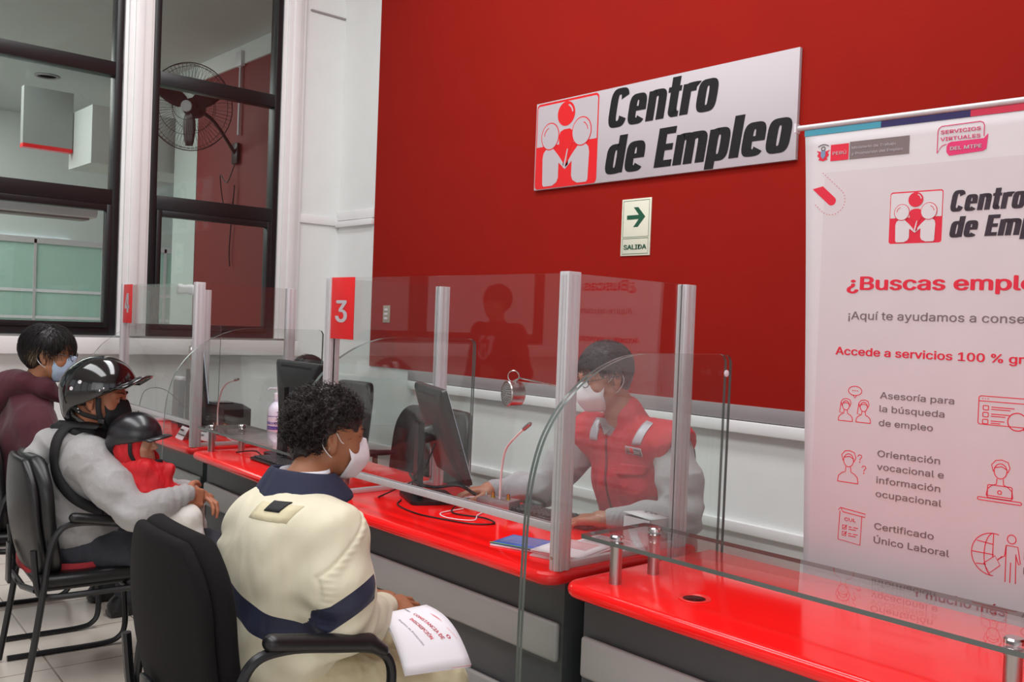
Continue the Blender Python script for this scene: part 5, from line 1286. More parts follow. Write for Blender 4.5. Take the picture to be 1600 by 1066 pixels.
# ---- D: man at the desk in the red vest
def person_d():
    root = thing('person', 'person with white mask, glasses and red work vest over a grey jumper, at booth 3', 'person', (-2.33, 2.82, 0))
    hf = rotz((0, -1, 0), math.radians(-15)); H = Fr((-2.415, 2.605, 1.262), (hf[0], hf[1], -.22)); H.sc = 1.02
    neck = V3(-2.375, 2.695, 1.10); shL, shR = V3(-2.155, 2.705, 1.015), V3(-2.555, 2.705, 1.01); elL, elR = V3(-2.03, 2.62, .80), V3(-2.70, 2.60, .80); wrL, wrR = V3(-2.165, 2.415, .790), V3(-2.805, 2.425, .795)
    hips = [V3(-2.24, 2.86, .50), V3(-2.44, 2.86, .50)]; knees = [V3(-2.20, 2.50, .53), V3(-2.50, 2.50, .53)]; ank = [V3(-2.20, 2.45, .09), V3(-2.52, 2.45, .09)]
    S = Solid(); head_solid(S, H); neck_solid(S, H, neck); S.ell((-2.34, 2.84, .62), (.14, .11, .18), k=.05); S.ell((-2.35, 2.76, .88), (.15, .11, .17), k=.05); S.cap(shL, shR, .045, k=.05); S.cap(neck, (-2.36, 2.74, .98), .055, .08, .04)
    for s, e, w in ((shR, elR, wrR), (shL, elL, wrL)): S.cap(s, e, .045, .036, .03); S.cap(e, w, .036, .026, .02)
    hand_solid(S, wrL+V3(-.02, -.02, 0), V3(-.86, -.48, -.12), V3(-.1, .0, -1), -1, curl=.55); hand_solid(S, wrR+V3(0, -.01, 0), V3(-.55, -.82, -.12), V3(0, -.1, -1), 1, curl=.45)
    legs(S, hips, knees, ank, (.065, .05, .035))
    for a in ank: S.cap(a, a+V3(0, -.12, -.04), .034, .028, .02)
    solid_obj('body', S, .0042, SK_D, root); eyes(H, root)
    straight_hair(H, root, mat('greying_black_hair', (34, 30, 32), .45), 71, 3000, (.03, .05), False, low=-.075, vol=1.0)
    # grey jumper under the vest
    J = Solid(); J.ell((-2.34, 2.84, .62), (.185, .155, .17), k=.07); J.ell((-2.35, 2.775, .86), (.19, .135, .18), k=.08); [J.cap(neck+V3(0, .01, -.05), s_, .062, .060, .04) for s_ in (shL, shR)]; J.cap((-2.36, 2.735, 1.03), neck, .085, .066, .04)
    for s, e, w, sx in ((shL, elL, wrL, 1), (shR, elR, wrR, -1)): J.chain([s, (s+e)/2+V3(.015*sx, .0, 0), e], [.066, .073, .066], .05); J.chain([e, (e+w)/2, w], [.066, .054, .037], .03)
    J.cap(neck+V3(0, -.01, .0), H.p(0, -.02, -.04), .060, .058, .01, 's')
    def fo(V, N):
        d = .004*folds(V, 5, 4, 10, 72); el = np.exp(-((V-(elL+V3(0, 0, .02)))**2).sum(1)/.012); d += .009*el*np.sin((V[:, 2]+V[:, 0]*.5)*75)
        el = np.exp(-((V-(elR*.6+wrR*.4))**2).sum(1)/.014); d += .006*el*np.sin(V[:, 0]*85+V[:, 2]*20); cu = np.exp(-((V-wrR)**2).sum(1)/.003)+np.exp(-((V-wrL)**2).sum(1)/.003); d += .0015*cu*np.sin(V[:, 0]*500)
        return d
    solid_obj('jumper', J, .0052, M_grey_jumper, root, smooth=2, disp=fo)
    # vest, with a stand collar
    Vv = Solid(); Vv.ell((-2.34, 2.825, .70), (.205, .178, .14), k=.07); Vv.ell((-2.35, 2.765, .88), (.205, .160, .18), k=.08); Vv.cap(shL+V3(.01, 0, .014), shR+V3(-.01, 0, .014), .090, k=.05); Vv.cap((-2.37, 2.73, 1.05), neck+V3(.0, -.01, .02), .086, .076, .03)
    for s, sx in ((shL, 1), (shR, -1)): Vv.ell(s+V3(.118*sx, -.02, -.085), (.098, .24, .165), k=.008, op='s')
    Vv.cap(neck+V3(-.02, -.03, .01), H.p(0, -.02, -.02), .064, .070, .01, 's'); Vv.ell((-2.40, 2.585, 1.09), (.040, .07, .065), k=.02, op='s'); Vv.plane((0, 0, .735), (0, 0, -1), .01)
    solid_obj('vest', Vv, .0048, M_red_vest, root, smooth=2, disp=lambda V, N: .0045*folds(V, 5, 3.5, 11, 73)+.0012*folds(V, 3, 14, 22, 74))
    # shirt collar triangle at the throat
    MB().grid([[V3(-2.405+.05*s_*(1-t), 2.635-.02*t, 1.10-.055*t) for s_ in (-1, 0, 1)] for t in (0, .5, 1)]).build('jumper_collar', M_grey_jumper, root, smooth=True)
    H_ = H
    mask_mesh('face_mask', H, M_mask_w, root, top=.000, chin=-.108, out=.124, wide=.066); ear_loops(H, M_loop, root, top=-.014, bot=-.084, r=.0014); glasses(H, root)
    # things sewn on the front of the vest; project onto the cloth with a ray
    bpy.context.view_layer.update(); dg = bpy.context.evaluated_depsgraph_get(); vest = [c for c in root.children if c.name.startswith('vest')][0]
    def on_vest(x, z, l=.003):
        hit, p, n, _ = vest.ray_cast(Vector((x, 2.0, z))-ORG[root.name], Vector((0, 1, 0)))
        p = p+ORG[root.name] if hit else Vector((x, 2.62, z)); n = n if hit else Vector((0, -1, 0)); return np.array(p)+np.array(n)*l
    def patch(name, quad, m_, parent=root, l=.003, n=6):
        (a, b, c, d) = [np.array(q) for q in quad]; rows = []
        for i in range(n+1):
            t = i/n; rows.append([on_vest(*(((a*(1-s_)+b*s_)*(1-t)+(d*(1-s_)+c*s_)*t)), l) for s_ in [j/n for j in range(n+1)]])
        o = MB().grid(rows).build(name, m_, parent, smooth=True); md = o.modifiers.new('s', 'SOLIDIFY'); md.thickness = .002; md.offset = 0; return o
    patch('reflective_tape', [(-2.262, 1.025), (-2.222, 1.028), (-2.205, 1.105), (-2.243, 1.112)], M_reflect)
    patch('reflective_tape', [(-2.478, 1.02), (-2.438, 1.02), (-2.445, 1.10), (-2.483, 1.10)], M_reflect)
    bd = patch('vest_badge', [(-2.295, .990), (-2.218, .988), (-2.218, 1.016), (-2.295, 1.018)], M_sign_white)
    patch('badge_crest', [(-2.292, .993), (-2.277, .993), (-2.277, 1.014), (-2.292, 1.014)], mat('crest_mix', (150, 96, 84), .6), bd, .0048, 2)
    patch('badge_red_box', [(-2.274, .993), (-2.257, .992), (-2.257, 1.013), (-2.274, 1.014)], M_sign_red, bd, .0048, 2)
    patch('badge_grey_box', [(-2.255, .992), (-2.222, .990), (-2.222, 1.012), (-2.255, 1.013)], mat('badge_grey', (88, 82, 84), .6), bd, .0048, 3)
    for z_ in (1.004, .998): patch('badge_text_line', [(-2.252, z_-.0012), (-2.226, z_-.0018), (-2.226, z_+.0002), (-2.252, z_+.0008)], M_sign_white, bd, .0060, 2)
    patch('pocket_flap', [(-2.325, .905), (-2.225, .915), (-2.205, .955), (-2.315, .950)], M_red_vest, root, .008)
    patch('chest_zip', [(-2.372, .76), (-2.362, .76), (-2.388, 1.03), (-2.398, 1.03)], mat('dark_red_zip', (120, 16, 26), .5), root, .003, 12)
    return root, H
DROOT, DH = person_d()

# ---- F: colleague behind the left monitor, only the top of the head and a shoulder show
def simple_person(label, base, hc, fwd, neck, sh, hips, knees, el, wr, skin, hairm, topm, legm, standing=False, hairlow=-.07, seed=90, cap_hat=None, tops=.062):
    root = thing('person', label, 'person', base); H = Fr(hc, fwd); H.sc = .98
    S = Solid(); head_solid(S, H); neck_solid(S, H, neck, .05); mid = (V3(*sh[0])+V3(*sh[1]))/2; hp = (V3(*hips[0])+V3(*hips[1]))/2
    S.cap(hp, mid-V3(0, 0, .08), .12, .12, .05); S.cap(sh[0], sh[1], .042, k=.05); S.cap(neck, mid, .05, .07, .04)
    for s, e, w, sd in zip(sh, el, wr, (1, -1)):
        S.cap(s, e, .04, .034, .03); S.cap(e, w, .034, .024, .02); d = V3(*w)-V3(*e); d /= np.linalg.norm(d); hand_solid(S, V3(*w), d, V3(*(np.cross(d, (0, 0, 1)) if abs(d[2]) > .8 else (0, 0, -1))), sd, .5)
    ank = [V3(k[0], k[1], .09) for k in knees]; legs(S, [V3(*q) for q in hips], [V3(*q) for q in knees], ank, (.06, .05, .036))
    f_ = V3(*fwd); f_[2] = 0
    for a in ank: S.cap(a, a+f_*.12-V3(0, 0, .04), .034, .028, .02)
    solid_obj('body', S, .0055, skin, root); eyes(H, root)
    straight_hair(H, root, hairm, seed, 1500, (.05, .09), False, low=hairlow, vol=1.04)
    J = Solid(); J.ell(hp+V3(0, 0, .06), (.165, .145, .13), k=.07); J.ell(mid-V3(0, 0, .14), (.175, .135, .18), k=.08); J.cap(sh[0], sh[1], tops, k=.05); J.cap(mid+V3(0, 0, .01), neck, .08, .064, .04)
    for s, e, w in zip(sh, el, wr): J.chain([V3(*s), V3(*e), V3(*w)], [tops+.004, tops-.006, .038], .03)
    solid_obj('shirt', J, .0065, topm, root, disp=lambda V, N: .004*folds(V, 5, 4, 10, seed+1))
    T = Solid(); T.ell(hp, (.16, .14, .10), k=.05); legs(T, [V3(*q) for q in hips], [V3(*q) for q in knees], ank, (.086, .07, .056), .05); solid_obj('trousers', T, .008, legm, root, disp=lambda V, N: .004*folds(V, 4, 4, 12, seed+2))
    for a in ank: shoe('shoe', a, f_[:2], root)
    return root, H
simple_person('person with dark hair and red top sitting behind the left black monitor', (-4.88, 2.84, 0), (-4.92, 2.75, 1.085), (.15, -.98, -.1), V3(-4.91, 2.81, .93), [(-5.07, 2.84, .86), (-4.73, 2.84, .86)], [(-4.97, 2.92, .50), (-4.79, 2.92, .50)], [(-5.03, 2.76, .54), (-4.73, 2.76, .54)],
              [(-5.12, 2.80, .66), (-4.68, 2.82, .66)], [(-5.01, 2.74, .66), (-4.79, 2.74, .66)], SK_C, M_hair, M_red_vest, M_jeans, hairlow=-.10, seed=91)
GR, GH = simple_person('standing person in dark red shirt with white shield print, reflected in booth 3', (-5.25, -.70, 0), (-5.25, -.68, 1.60), (.1, 1, 0), V3(-5.25, -.70, 1.44), [(-5.05, -.71, 1.38), (-5.45, -.71, 1.38)], [(-5.15, -.72, .92), (-5.35, -.72, .92)], [(-5.14, -.70, .50), (-5.36, -.70, .50)],
              [(-4.98, -.73, 1.10), (-5.52, -.73, 1.10)], [(-4.97, -.62, .88), (-5.53, -.62, .88)], SK_D, M_hair, mat('dark_red_polo', (120, 18, 22), .8, wr=.3), M_jeans, standing=True, hairlow=-.05, seed=95, tops=.07)
bpy.context.view_layer.update(); bpy.context.evaluated_depsgraph_get(); _sh = [c for c in GR.children if c.name.startswith('shirt')][0]
def on_shirt(x, z):
    hit, p, n, _ = _sh.ray_cast(Vector((x, 1.0, z))-ORG[GR.name], Vector((0, -1, 0))); return (p+ORG[GR.name]).y+.004 if hit else -.55
m = MB(); K = 1.25
for sgn in (1, -1):
    for q in ([(.012, .062), (.062, .062), (.062, .040), (.012, .040)], [(.040, .040), (.062, .040), (.060, -.040), (.040, -.030)], [(.040, -.030), (.060, -.040), (.030, -.066), (.020, -.048)], [(.006, .015), (.020, .015), (.020, -.048), (.006, -.085)], [(.020, -.048), (.030, -.066), (.006, -.085), (.006, -.070)]):
        P_ = [(-5.25+sgn*u*K, 1.28+v*K) for u, v in q]; m.add([(a, on_shirt(a, b), b) for a, b in P_], [(0, 1, 2, 3)])
o = m.build('shield_print', M_sign_white, GR, smooth=False); md = o.modifiers.new('s', 'SOLIDIFY'); md.thickness = .003; md.offset = 0
# ================================================================ visitor chairs
M_chair_fab = mat('charcoal_chair_fabric', (17, 14, 16), .9, spec=.25, bump=.5, bscale=600, vary=.12, vscale=400)
M_chair_vinyl = mat('black_vinyl', (15, 15, 17), .36, bump=.08, bscale=120)
M_chair_tube = mat('black_chair_tube', (26, 26, 29), .35, metal=.2)
def make_chair(label, back_m, seat_m):
    """local frame: seat centre above the origin, facing +y"""
    t = thing('visitor_chair', label, 'chair', (0, 0, 0), 'black visitor chairs with arms')
    # cushioned back, gently curved across, rounded top
    def back(name, m, y0, th, w, h, zc, rr):
        pts = rrect(w, h, rr, 10, -w/2, zc-h/2); B = bmesh.new()
        n = 15; P = Solid(); 
        S = Solid(); S.box((0, 0, 0), (w/2, th/2, h/2), min(th/2, .03), k=.01)
        V, Q = S.mesh(.0085, 1)
        # round off the corners: superellipse squeeze, then bend
        x, y, z = V.T.copy(); u = np.clip(np.abs(z)/(h/2), 0, 1.05); sq = np.where(z > 0, (1-.42*u**3.2), (1-.20*u**4)); x = x*sq
        up = np.clip(np.abs(x)/(w/2), 0, 1); z = np.where(z > 0, z*(1-.07*up**2), z)
        y = y+.9*x*x-.10*z+.10*(z/h)**2; V = np.stack([x, y+y0, z+zc], 1)
        return link_mesh(name, V, Q, m, t, True)
    back('backrest_cushion', back_m, -.205, .055, .47, .47, .715, .1)
    back('backrest_shell', M_black_plastic if back_m is not M_chair_fab else M_chair_fab, -.245, .030, .455, .455, .712, .1)
    S = Solid(); S.box((0, .03, .455), (.235, .225, .034), .032, k=.01); V, Q = S.mesh(.009, 1)
    V[:, 2] -= .5*V[:, 0]**2*0+.35*np.clip(V[:, 1]-.15, 0, 1)**2*3; link_mesh('seat', V, Q, seat_m, t, True)
    for s in (-1, 1):
        x = s*.27
        # one continuous side loop: floor runner, front leg, seat rail, and the rear leg rising into the arm
        loop = spline([(x, -.21, .012), (x, -.05, .012), (x, .15, .012), (x, .22, .03), (x*.99, .245, .09), (x*.97, .235, .25), (x*.95, .225, .37), (x*.93, .20, .405), (x*.92, .10, .408), (x*.92, -.12, .408), (x*.93, -.18, .42), (x*.94, -.20, .46), (x*.94, -.215, .60)], 5)
        MB().tube(loop, .0125, 8).build('side_frame', M_chair_tube, t)
        rear = spline([(x, -.24, .012), (x, -.205, .25), (x, -.18, .45), (x, -.165, .58), (x*1.01, -.13, .675), (x*1.02, -.05, .695), (x*1.02, .08, .675), (x*1.02, .19, .650), (x*1.02, .235, .60), (x*1.01, .235, .50), (x*.96, .23, .40)], 6)
        MB().tube(rear, .0125, 8).build('leg', M_chair_tube, t)
        S = Solid(); S.cap((x*1.02, -.085, .718), (x*1.02, .17, .672), .0205, .0215, .005); S.cap((x*1.02, .17, .672), (x*1.02, .21, .645), .0215, .016, .004)
        V, Q = S.mesh(.006, 1); V[:, 0] = x*1.02+(V[:, 0]-x*1.02)*1.15; link_mesh('armrest', V, Q, M_black_plastic, t, True)
    MB().tube([(-.24, -.20, .44), (-.12, -.225, .43), (.12, -.225, .43), (.24, -.20, .44)], .012, 8).build('cross_bar', M_chair_tube, t)
    MB().tube([(-.25, .12, .408), (.25, .12, .408)], .011, 8).build('seat_support', M_chair_tube, t)
    MB().box((-.03, -.262, .42), (.03, -.248, .58), .004).build('back_bracket', M_chair_tube, t)
    return t
ch = make_chair('charcoal fabric visitor chair with arms under the person in the cream jacket, nearest', M_chair_fab, M_chair_fab)
ch.location = (-2.222, 1.105, 0); ch.rotation_euler.z = math.radians(-2); ch.scale = (1.12, 1, .99)
ch2 = make_chair('black vinyl visitor chair with arms under the person in the black helmet', M_chair_vinyl, M_chair_vinyl)
ch2.location = (-3.885, 1.205, 0); ch2.rotation_euler.z = math.radians(-5); ch2.scale = (1, 1, .945)
ch3 = copy_tree(ch2); ch3['label'] = 'black visitor chair under the person in the maroon sweatshirt, farthest left'
ch3.location = (-4.68, 1.22, 0); ch3.rotation_euler.z = math.radians(-4)
# ---- office chairs behind the counter
def office_chair(label, x, y, rz, arms=True, w=.46, top=1.0):
    t = thing('office_chair', label, 'chair', (0, 0, 0), 'black office chairs behind the counter')
    S = Solid(); S.box((0, 0, 0), (w/2, .028, .27), .026, k=.01); V, Q = S.mesh(.010, 1); X, Y, Z = V.T.copy(); u = np.clip(np.abs(Z)/.27, 0, 1); X = X*(1-.22*u**4); Y = Y+.8*X*X-.12*Z
    link_mesh('backrest', np.stack([X, Y-.24, Z+top-.27], 1), Q, M_black_plastic, t, True)
    S = Solid(); S.box((0, .02, .47), (.24, .23, .04), .036, k=.01); V, Q = S.mesh(.012, 1); link_mesh('seat', V, Q, M_chair_fab, t, True)
    MB().tube(spline([(0, -.262, .85), (0, -.29, .60), (0, -.22, .42), (0, -.05, .42)], 6), .022, 8, flat=.4).build('back_support', M_black_plastic, t)
    MB().cyl((0, 0, .10), (0, 0, .43), .028, n=14).build('gas_lift', M_black_plastic, t)
    for k in range(5):
        a = 2*PI*k/5+.3; e = (.29*math.cos(a), .29*math.sin(a)); MB().tube([(0, 0, .12), (e[0], e[1], .075)], [.03, .018], 8).build('leg', M_black_plastic, t)
        MB().cyl((e[0]-.02*math.sin(a), e[1]+.02*math.cos(a), .03), (e[0]+.02*math.sin(a), e[1]-.02*math.cos(a), .03), .03, n=14).build('caster', M_black_plastic, t)
    if arms:
        for s in (-1, 1):
            a = MB().tube([(s*.22, 0, .45), (s*.29, 0, .47), (s*.29, 0, .66)], .016, 8).build('arm_post', M_black_plastic, t)
            S = Solid(); S.chain([(s*.29, -.10, .675), (s*.29, .02, .682), (s*.29, .12, .672)], [.026, .03, .024], .02); V, Q = S.mesh(.008, 1); V[:, 2] = .675+(V[:, 2]-.675)*.6; link_mesh('armrest', V, Q, M_black_plastic, t, True)
    t.location = (x, y, 0); t.rotation_euler.z = rz; return t
office_chair('empty black office chair with T-shaped arms behind the front monitor', -4.25, 3.02, PI+.05, w=.66, top=.955)
office_chair('black office chair of the person behind the left monitor, right of sign 3', -5.36, 3.14, PI+.1, w=.42, top=1.03)
office_chair('black office chair behind the person in the red vest', -2.71, 3.06, PI-.1, w=.44, top=.96, arms=False)
# ================================================================ monitors
def monitor(name, label, N_, F_, lean, h, stand_xy, mirrored=False, logo=None, zt=1.2):
    """N_, F_: top corners (plan); screen looks along the horizontal normal; the body leans so its foot is 'lean' metres forward"""
    t = thing(name, label, 'monitor', (stand_xy[0], stand_xy[1], ZC), 'black computer monitors')
    N_, F_ = V3(*N_, zt), V3(*F_, zt); ex = F_-N_; w = np.linalg.norm(ex); ex /= w; nrm = np.cross(ex, (0, 0, 1)); nrm *= -1 if mirrored else 1
    dn = V3(0, 0, -1)*math.sqrt(max(h*h-lean*lean, 0))+nrm*lean; ey = dn/np.linalg.norm(dn); ez = np.cross(ex, ey); ez *= 1 if ez @ nrm > 0 else -1
    P = lambda u, v, k: N_+ex*u+ey*v+ez*k
    # front slab and shallow bulged back
    m = MB(); out = rrect(w, h, .012, 4); rows = []
    for (ins, k) in ((.004, .006), (0, .004), (0, -.014), (.010, -.022), (.06, -.034), (.13, -.040)):
        rows.append([P(ins+(u/w)*(w-2*ins), ins+(v/h)*(h-2*ins), k) for u, v in out]+[P(ins+(out[0][0]/w)*(w-2*ins), ins+(out[0][1]/h)*(h-2*ins), k)])
    m.grid(rows); n = len(out); m.add([q for q in rows[-1][:-1]], [tuple(range(n))]); m.add([q for q in rows[0][:-1]], [tuple(range(n))[::-1]])
    fix_normals(m.build('casing', M_black_plastic, t))
    MB().add([P(.012, .012, .0085), P(w-.012, .012, .0085), P(w-.012, h-.022, .0085), P(.012, h-.022, .0085), P(.012, .012, .005), P(w-.012, .012, .005), P(w-.012, h-.022, .005), P(.012, h-.022, .005)], [(0, 1, 2, 3), (0, 4, 5, 1), (1, 5, 6, 2), (2, 6, 7, 3), (3, 7, 4, 0)]).build('screen', mat('lit_screen', (200, 214, 232), .2, emit=.7), t, smooth=False)
    MB().add([P(w*.16, .020, -.0245), P(w*.84, .020, -.0245), P(w*.84, .030, -.0275), P(w*.16, .030, -.0275)], [(0, 1, 2, 3)]).build('vent_slot', mat('deep_black', (4, 4, 5), .8), t)
    for k in range(5): MB().cyl(P(.0-.001, h*.62+.022*k, -.006), P(.003, h*.62+.022*k, -.006), .004, n=8).build('side_button', M_black_gloss, t)
    c = P(w/2, h*.48, -.040); s = V3(*stand_xy, ZC)
    hub = MB(); hub.tube([c, c-ez*.045], .034, 12); hub.build('tilt_hinge', M_black_plastic, t)
    p0 = c-ez*.045; colx = V3(p0[0], p0[1], 0)
    m = MB(); a = nrm*.012; b = ex*.032
    base_c = V3(p0[0]-nrm[0]*.012, p0[1]-nrm[1]*.012, 0)
    def q(z, k=1.0): cc = base_c+V3(0, 0, z); return [cc-a-b*k, cc+a-b*k, cc+a+b*k, cc-a+b*k]
    vs = q(ZC+.014, 1.25)+q(ZC+.2, 1.0)+q(p0[2]+.055, .95); fs = [(0, 1, 2, 3)[::-1], (8, 9, 10, 11)]
    for L in (0, 4):
        for i in range(4): fs.append((L+i, L+(i+1) % 4, L+4+(i+1) % 4, L+4+i))
    fix_normals(m.add(vs, fs).build('stand_column', M_black_plastic, t))
    if logo:
        m = MB(); c0 = base_c-a*1.15+V3(0, 0, p0[2]-.075); m.tube([c0+.019*(math.cos(g)*ex*(1)+math.sin(g)*V3(0, 0, 1)) for g in [2*PI*i/24 for i in range(24)]], .0014, 5, closed=True); m.build('logo_ring', M_steel, t)
        e_ = ex if (np.cross(ex, (0, 0, 1)) @ -nrm) > 0 else -ex
        text_on('logo_letters', 'DELL', c0, e_, (0, 0, 1), -nrm, -.014, -.004, .014, .009, M_steel, t, bold=.02)
    m = MB(); bs = [base_c+ex*u+nrm*v+V3(0, 0, 0) for u, v in rrect(.26, .19, .03, 5, -.13, -.05)]
    n = len(bs); m.add([b_+V3(0, 0, ZC+.001) for b_ in bs]+[b_+V3(0, 0, ZC+.014) for b_ in bs], [tuple(range(n))[::-1], tuple(range(n, 2*n))]+[(i, (i+1) % n, n+(i+1) % n, n+i) for i in range(n)]); fix_normals(m.build('base', M_black_plastic, t))
    return t
monitor('computer_monitor', 'black leaning monitor seen from behind inside booth 3', (-2.745, 2.115), (-3.175, 2.30), .115, .375, (-3.0, 2.12), zt=1.197)
monitor('computer_monitor', 'black monitor with a round maker badge behind the middle counter, left of sign 3', (-3.94, 2.30), (-4.45, 2.335), .03, .36, (-4.2, 2.28), zt=1.222, logo=True)
monitor('computer_monitor', 'thin black monitor seen edge-on inside booth 4', (-5.40, 2.33), (-5.80, 2.50), .04, .33, (-5.6, 2.3), zt=1.21)
# ================================================================ intercoms
def gooseneck(label, base, rod, grp='gooseneck microphones'):
    t = thing('microphone', label, 'microphone', tuple(base[0]), grp)
    (c, ex_, w, d, h) = base; c = V3(*c); ex_ = V3(*ex_); ey_ = V3(-ex_[1], ex_[0], 0); R = Matrix((ex_.tolist(), ey_.tolist(), (0, 0, 1))).transposed()
    MB().box((-w/2, -d/2, 0), (w/2, d/2, h), .004, R=R, T=c-V3(0, 0, 0)).build('amplifier_box', mat('brushed_box_metal', (168, 160, 162), .35, metal=.7), t)
    # move since box() rotates about its own centre
    p = spline(rod, 8); MB().tube(p, .0042, 8).build('gooseneck', mat('polished_neck', (235, 232, 232), .45), t)
    d_ = p[-1]-p[-4]; d_ /= np.linalg.norm(d_); MB().lathe([(.0034, -.012), (.0075, -.008), (.0078, .040), (.006, .046), (0, .047)], p[-1], d_, 12).build('capsule', M_steel, t)
    g = mat('brass_connector', (214, 168, 74), .25, metal=1)
    for k in (-1, 1):
        q = c+ex_*(.035*k+.01)+V3(0, 0, h); MB().lathe([(.009, 0), (.009, .006), (.006, .006), (.006, .020), (0, .020)], q, (0, 0, 1), 12).build('brass_plug', g, t)
    q = c-ex_*(w*.38)+V3(0, 0, h); MB().lathe([(.004, 0), (.004, .010), (.002, .018), (0, .018)], q, (0, 0, 1), 8).build('power_switch', M_chrome, t)
    return t
gooseneck('silver gooseneck microphone on a metal box inside booth 3', ((-2.655, 2.315, ZC+.001), (.97, .24, 0), .15, .075, .042), [(-2.63, 2.30, ZC+.045), (-2.62, 2.295, .90), (-2.585, 2.28, .985), (-2.50, 2.25, 1.045), (-2.43, 2.23, 1.085)])
gooseneck('silver gooseneck microphone in booth 4, in front of the black printer', ((-5.17, 2.35, ZC+.001), (.97, .24, 0), .15, .075, .042), [(-5.18, 2.34, ZC+.045), (-5.17, 2.335, .90), (-5.10, 2.32, 1.00), (-4.98, 2.30, 1.06), (-4.86, 2.29, 1.085)])
def disc_speaker(label, c, rod_end, ny=-1):
    t = thing('intercom_speaker', label, 'speaker', c, 'round intercom speakers on the glass')
    c = V3(*c); ax = V3(-.28, ny, 0); ax /= np.linalg.norm(ax)
    MB().lathe([(0, -.028), (.036, -.028), (.040, -.024), (.040, .018), (.042, .020), (.040, .024), (.034, .022)], c, ax, 32).build('housing', M_steel, t)
    MB().lathe([(0, .0225), (.036, .022)], c, ax, 32).build('grille', mat('speaker_grille', (168, 162, 160), .45, metal=.3), t)
    a, b, d = frame_of(ax); m = MB()
    for ring_, nn in ((.008, 6), (.015, 11), (.022, 16), (.029, 21)):
        for i in range(nn): g = 2*PI*i/nn; m.lathe([(.0022, 0), (.0018, .0008), (0, .0008)], c+ax*.0228+ring_*(math.cos(g)*a+math.sin(g)*b), ax, 6)
    m.build('perforation_dots', M_black_gloss, t)
    top = c+V3(0, 0, .040); MB().tube([top+V3(.018*math.cos(g)*.66, .018*math.cos(g)*.75, .016+.018*math.sin(g)) for g in [2*PI*i/20 for i in range(20)]], .0018, 6, closed=True).build('hanging_ring', M_chrome, t)
    MB().tube([top, top+V3(.02, .01, .012), V3(*rod_end)], .0028, 8).build('mounting_rod', M_chrome, t)
    return t
disc_speaker('round silver intercom speaker hanging behind the front pane of booth 3', (-2.265, 2.02, 1.225), (-1.925, 1.935, 1.268))
disc_speaker('round silver intercom speaker hanging behind the pane of booth 4', (-5.07, 2.14, 1.225), (-4.95, 2.13, 1.262))
# ================================================================ desk things
def keyboard(label, c, ex_, w=.44, d=.14):
    t = thing('keyboard', label, 'keyboard', c, 'black keyboards'); c = V3(*c); ex_ = V3(*ex_)/np.linalg.norm(ex_); ey_ = V3(-ex_[1], ex_[0], 0); R = Matrix((ex_.tolist(), ey_.tolist(), (0, 0, 1))).transposed()
    MB().box((-w/2, -d/2, 0), (w/2, d/2, .014), .004).xf(Matrix.Translation(c.tolist()) @ R.to_4x4()).build('keyboard_base', M_black_plastic, t)
    m = MB()
    for r_ in range(6):
        nk = 18; 
        for k in range(nk):
            if r_ == 5 and 4 <= k <= 9: continue
            x = -w/2+.012+(w-.024)*(k+.5)/nk; y = -d/2+.012+(d-.024)*(r_+.5)/6; hw = (w-.024)/nk*.42; m.box((x-hw, y-.0085, .013), (x+hw, y+.0085, .021), .002, 1)
    kb = m.xf(Matrix.Translation(c.tolist()) @ R.to_4x4()).build('keys', mat('key_plastic', (38, 37, 41), .35), t); kb['kind'] = 'stuff'
    return t
keyboard('black keyboard under the left hand of the person in the red vest', (-2.42, 2.385, ZC+.001), (1, .10, 0), .40)
keyboard('black keyboard on the middle red counter below the left monitor', (-3.98, 2.12, ZC+.001), (1, -.06, 0), .42)
def sheet_stack(name, label, cat, c, a, w, d, n, m, cover=None, group=None, curl=0, jit=.004, base=ZC+.001):
    t = thing(name, label, cat, (c[0], c[1], base), group); rs_ = random.Random(int(c[0]*1000)); z = base
    for k in range(n):
        aa = a+rs_.uniform(-.03, .03)*(n > 1); ox, oy = rs_.uniform(-jit, jit), rs_.uniform(-jit, jit); ca, sa = math.cos(aa), math.sin(aa); rows = []
        for i in range(7):
            v = (i/6-.5)*d; rows.append([(c[0]+ox+ca*u-sa*v, c[1]+oy+sa*u+ca*v, z+curl*((i/6)**3)) for u in [(j/6-.5)*w for j in range(7)]])
        mm = cover if (cover is not None and k == n-1) else m
        o = MB().grid(rows).build('page' if n > 1 else 'sheet', mm, t, smooth=True); md = o.modifiers.new('s', 'SOLIDIFY'); md.thickness = .0022; md.offset = 1; z += .0030
    return t, z
M_blue_cover = mat('blue_brochure_print', (60, 116, 206), .35, vary=.2, vscale=14); M_green_cover = mat('green_brochure_print', (120, 176, 84), .4)
def lines_on(parent, c, a, z, spec_, m):
    mb = MB(); ca, sa = math.cos(a), math.sin(a); ex_, ey_ = (ca, sa, 0), (-sa, ca, 0)
    for (u0, v0, u1, h) in spec_: poly_on(mb, [(u0, v0), (u1, v0), (u1, v0+h), (u0, v0+h)], (c[0], c[1], z), ex_, ey_, (0, 0, 1), .0004, .0003)
    return mb.build('printed_lines', m, parent, smooth=False)
A_ = .32
t, z = sheet_stack('brochure', 'blue glossy brochure on top of a pile at the front edge of booth 3', 'brochure', (-2.165, 2.02), A_, .20, .145, 3, M_paper, M_blue_cover, 'brochures on the booth 3 desk')
lines_on(t, (-2.165, 2.02), A_, z+.0002, [(-.085, .05-.014*k, .06-.01*(k % 3), .003) for k in range(7)], M_sign_white)
lines_on(t, (-2.165, 2.02), A_, z+.0002, [(-.1, -.072, .1, .008)], M_green_cover)
M_pinkp = mat('pinkish_paper', (236, 214, 220), .6)
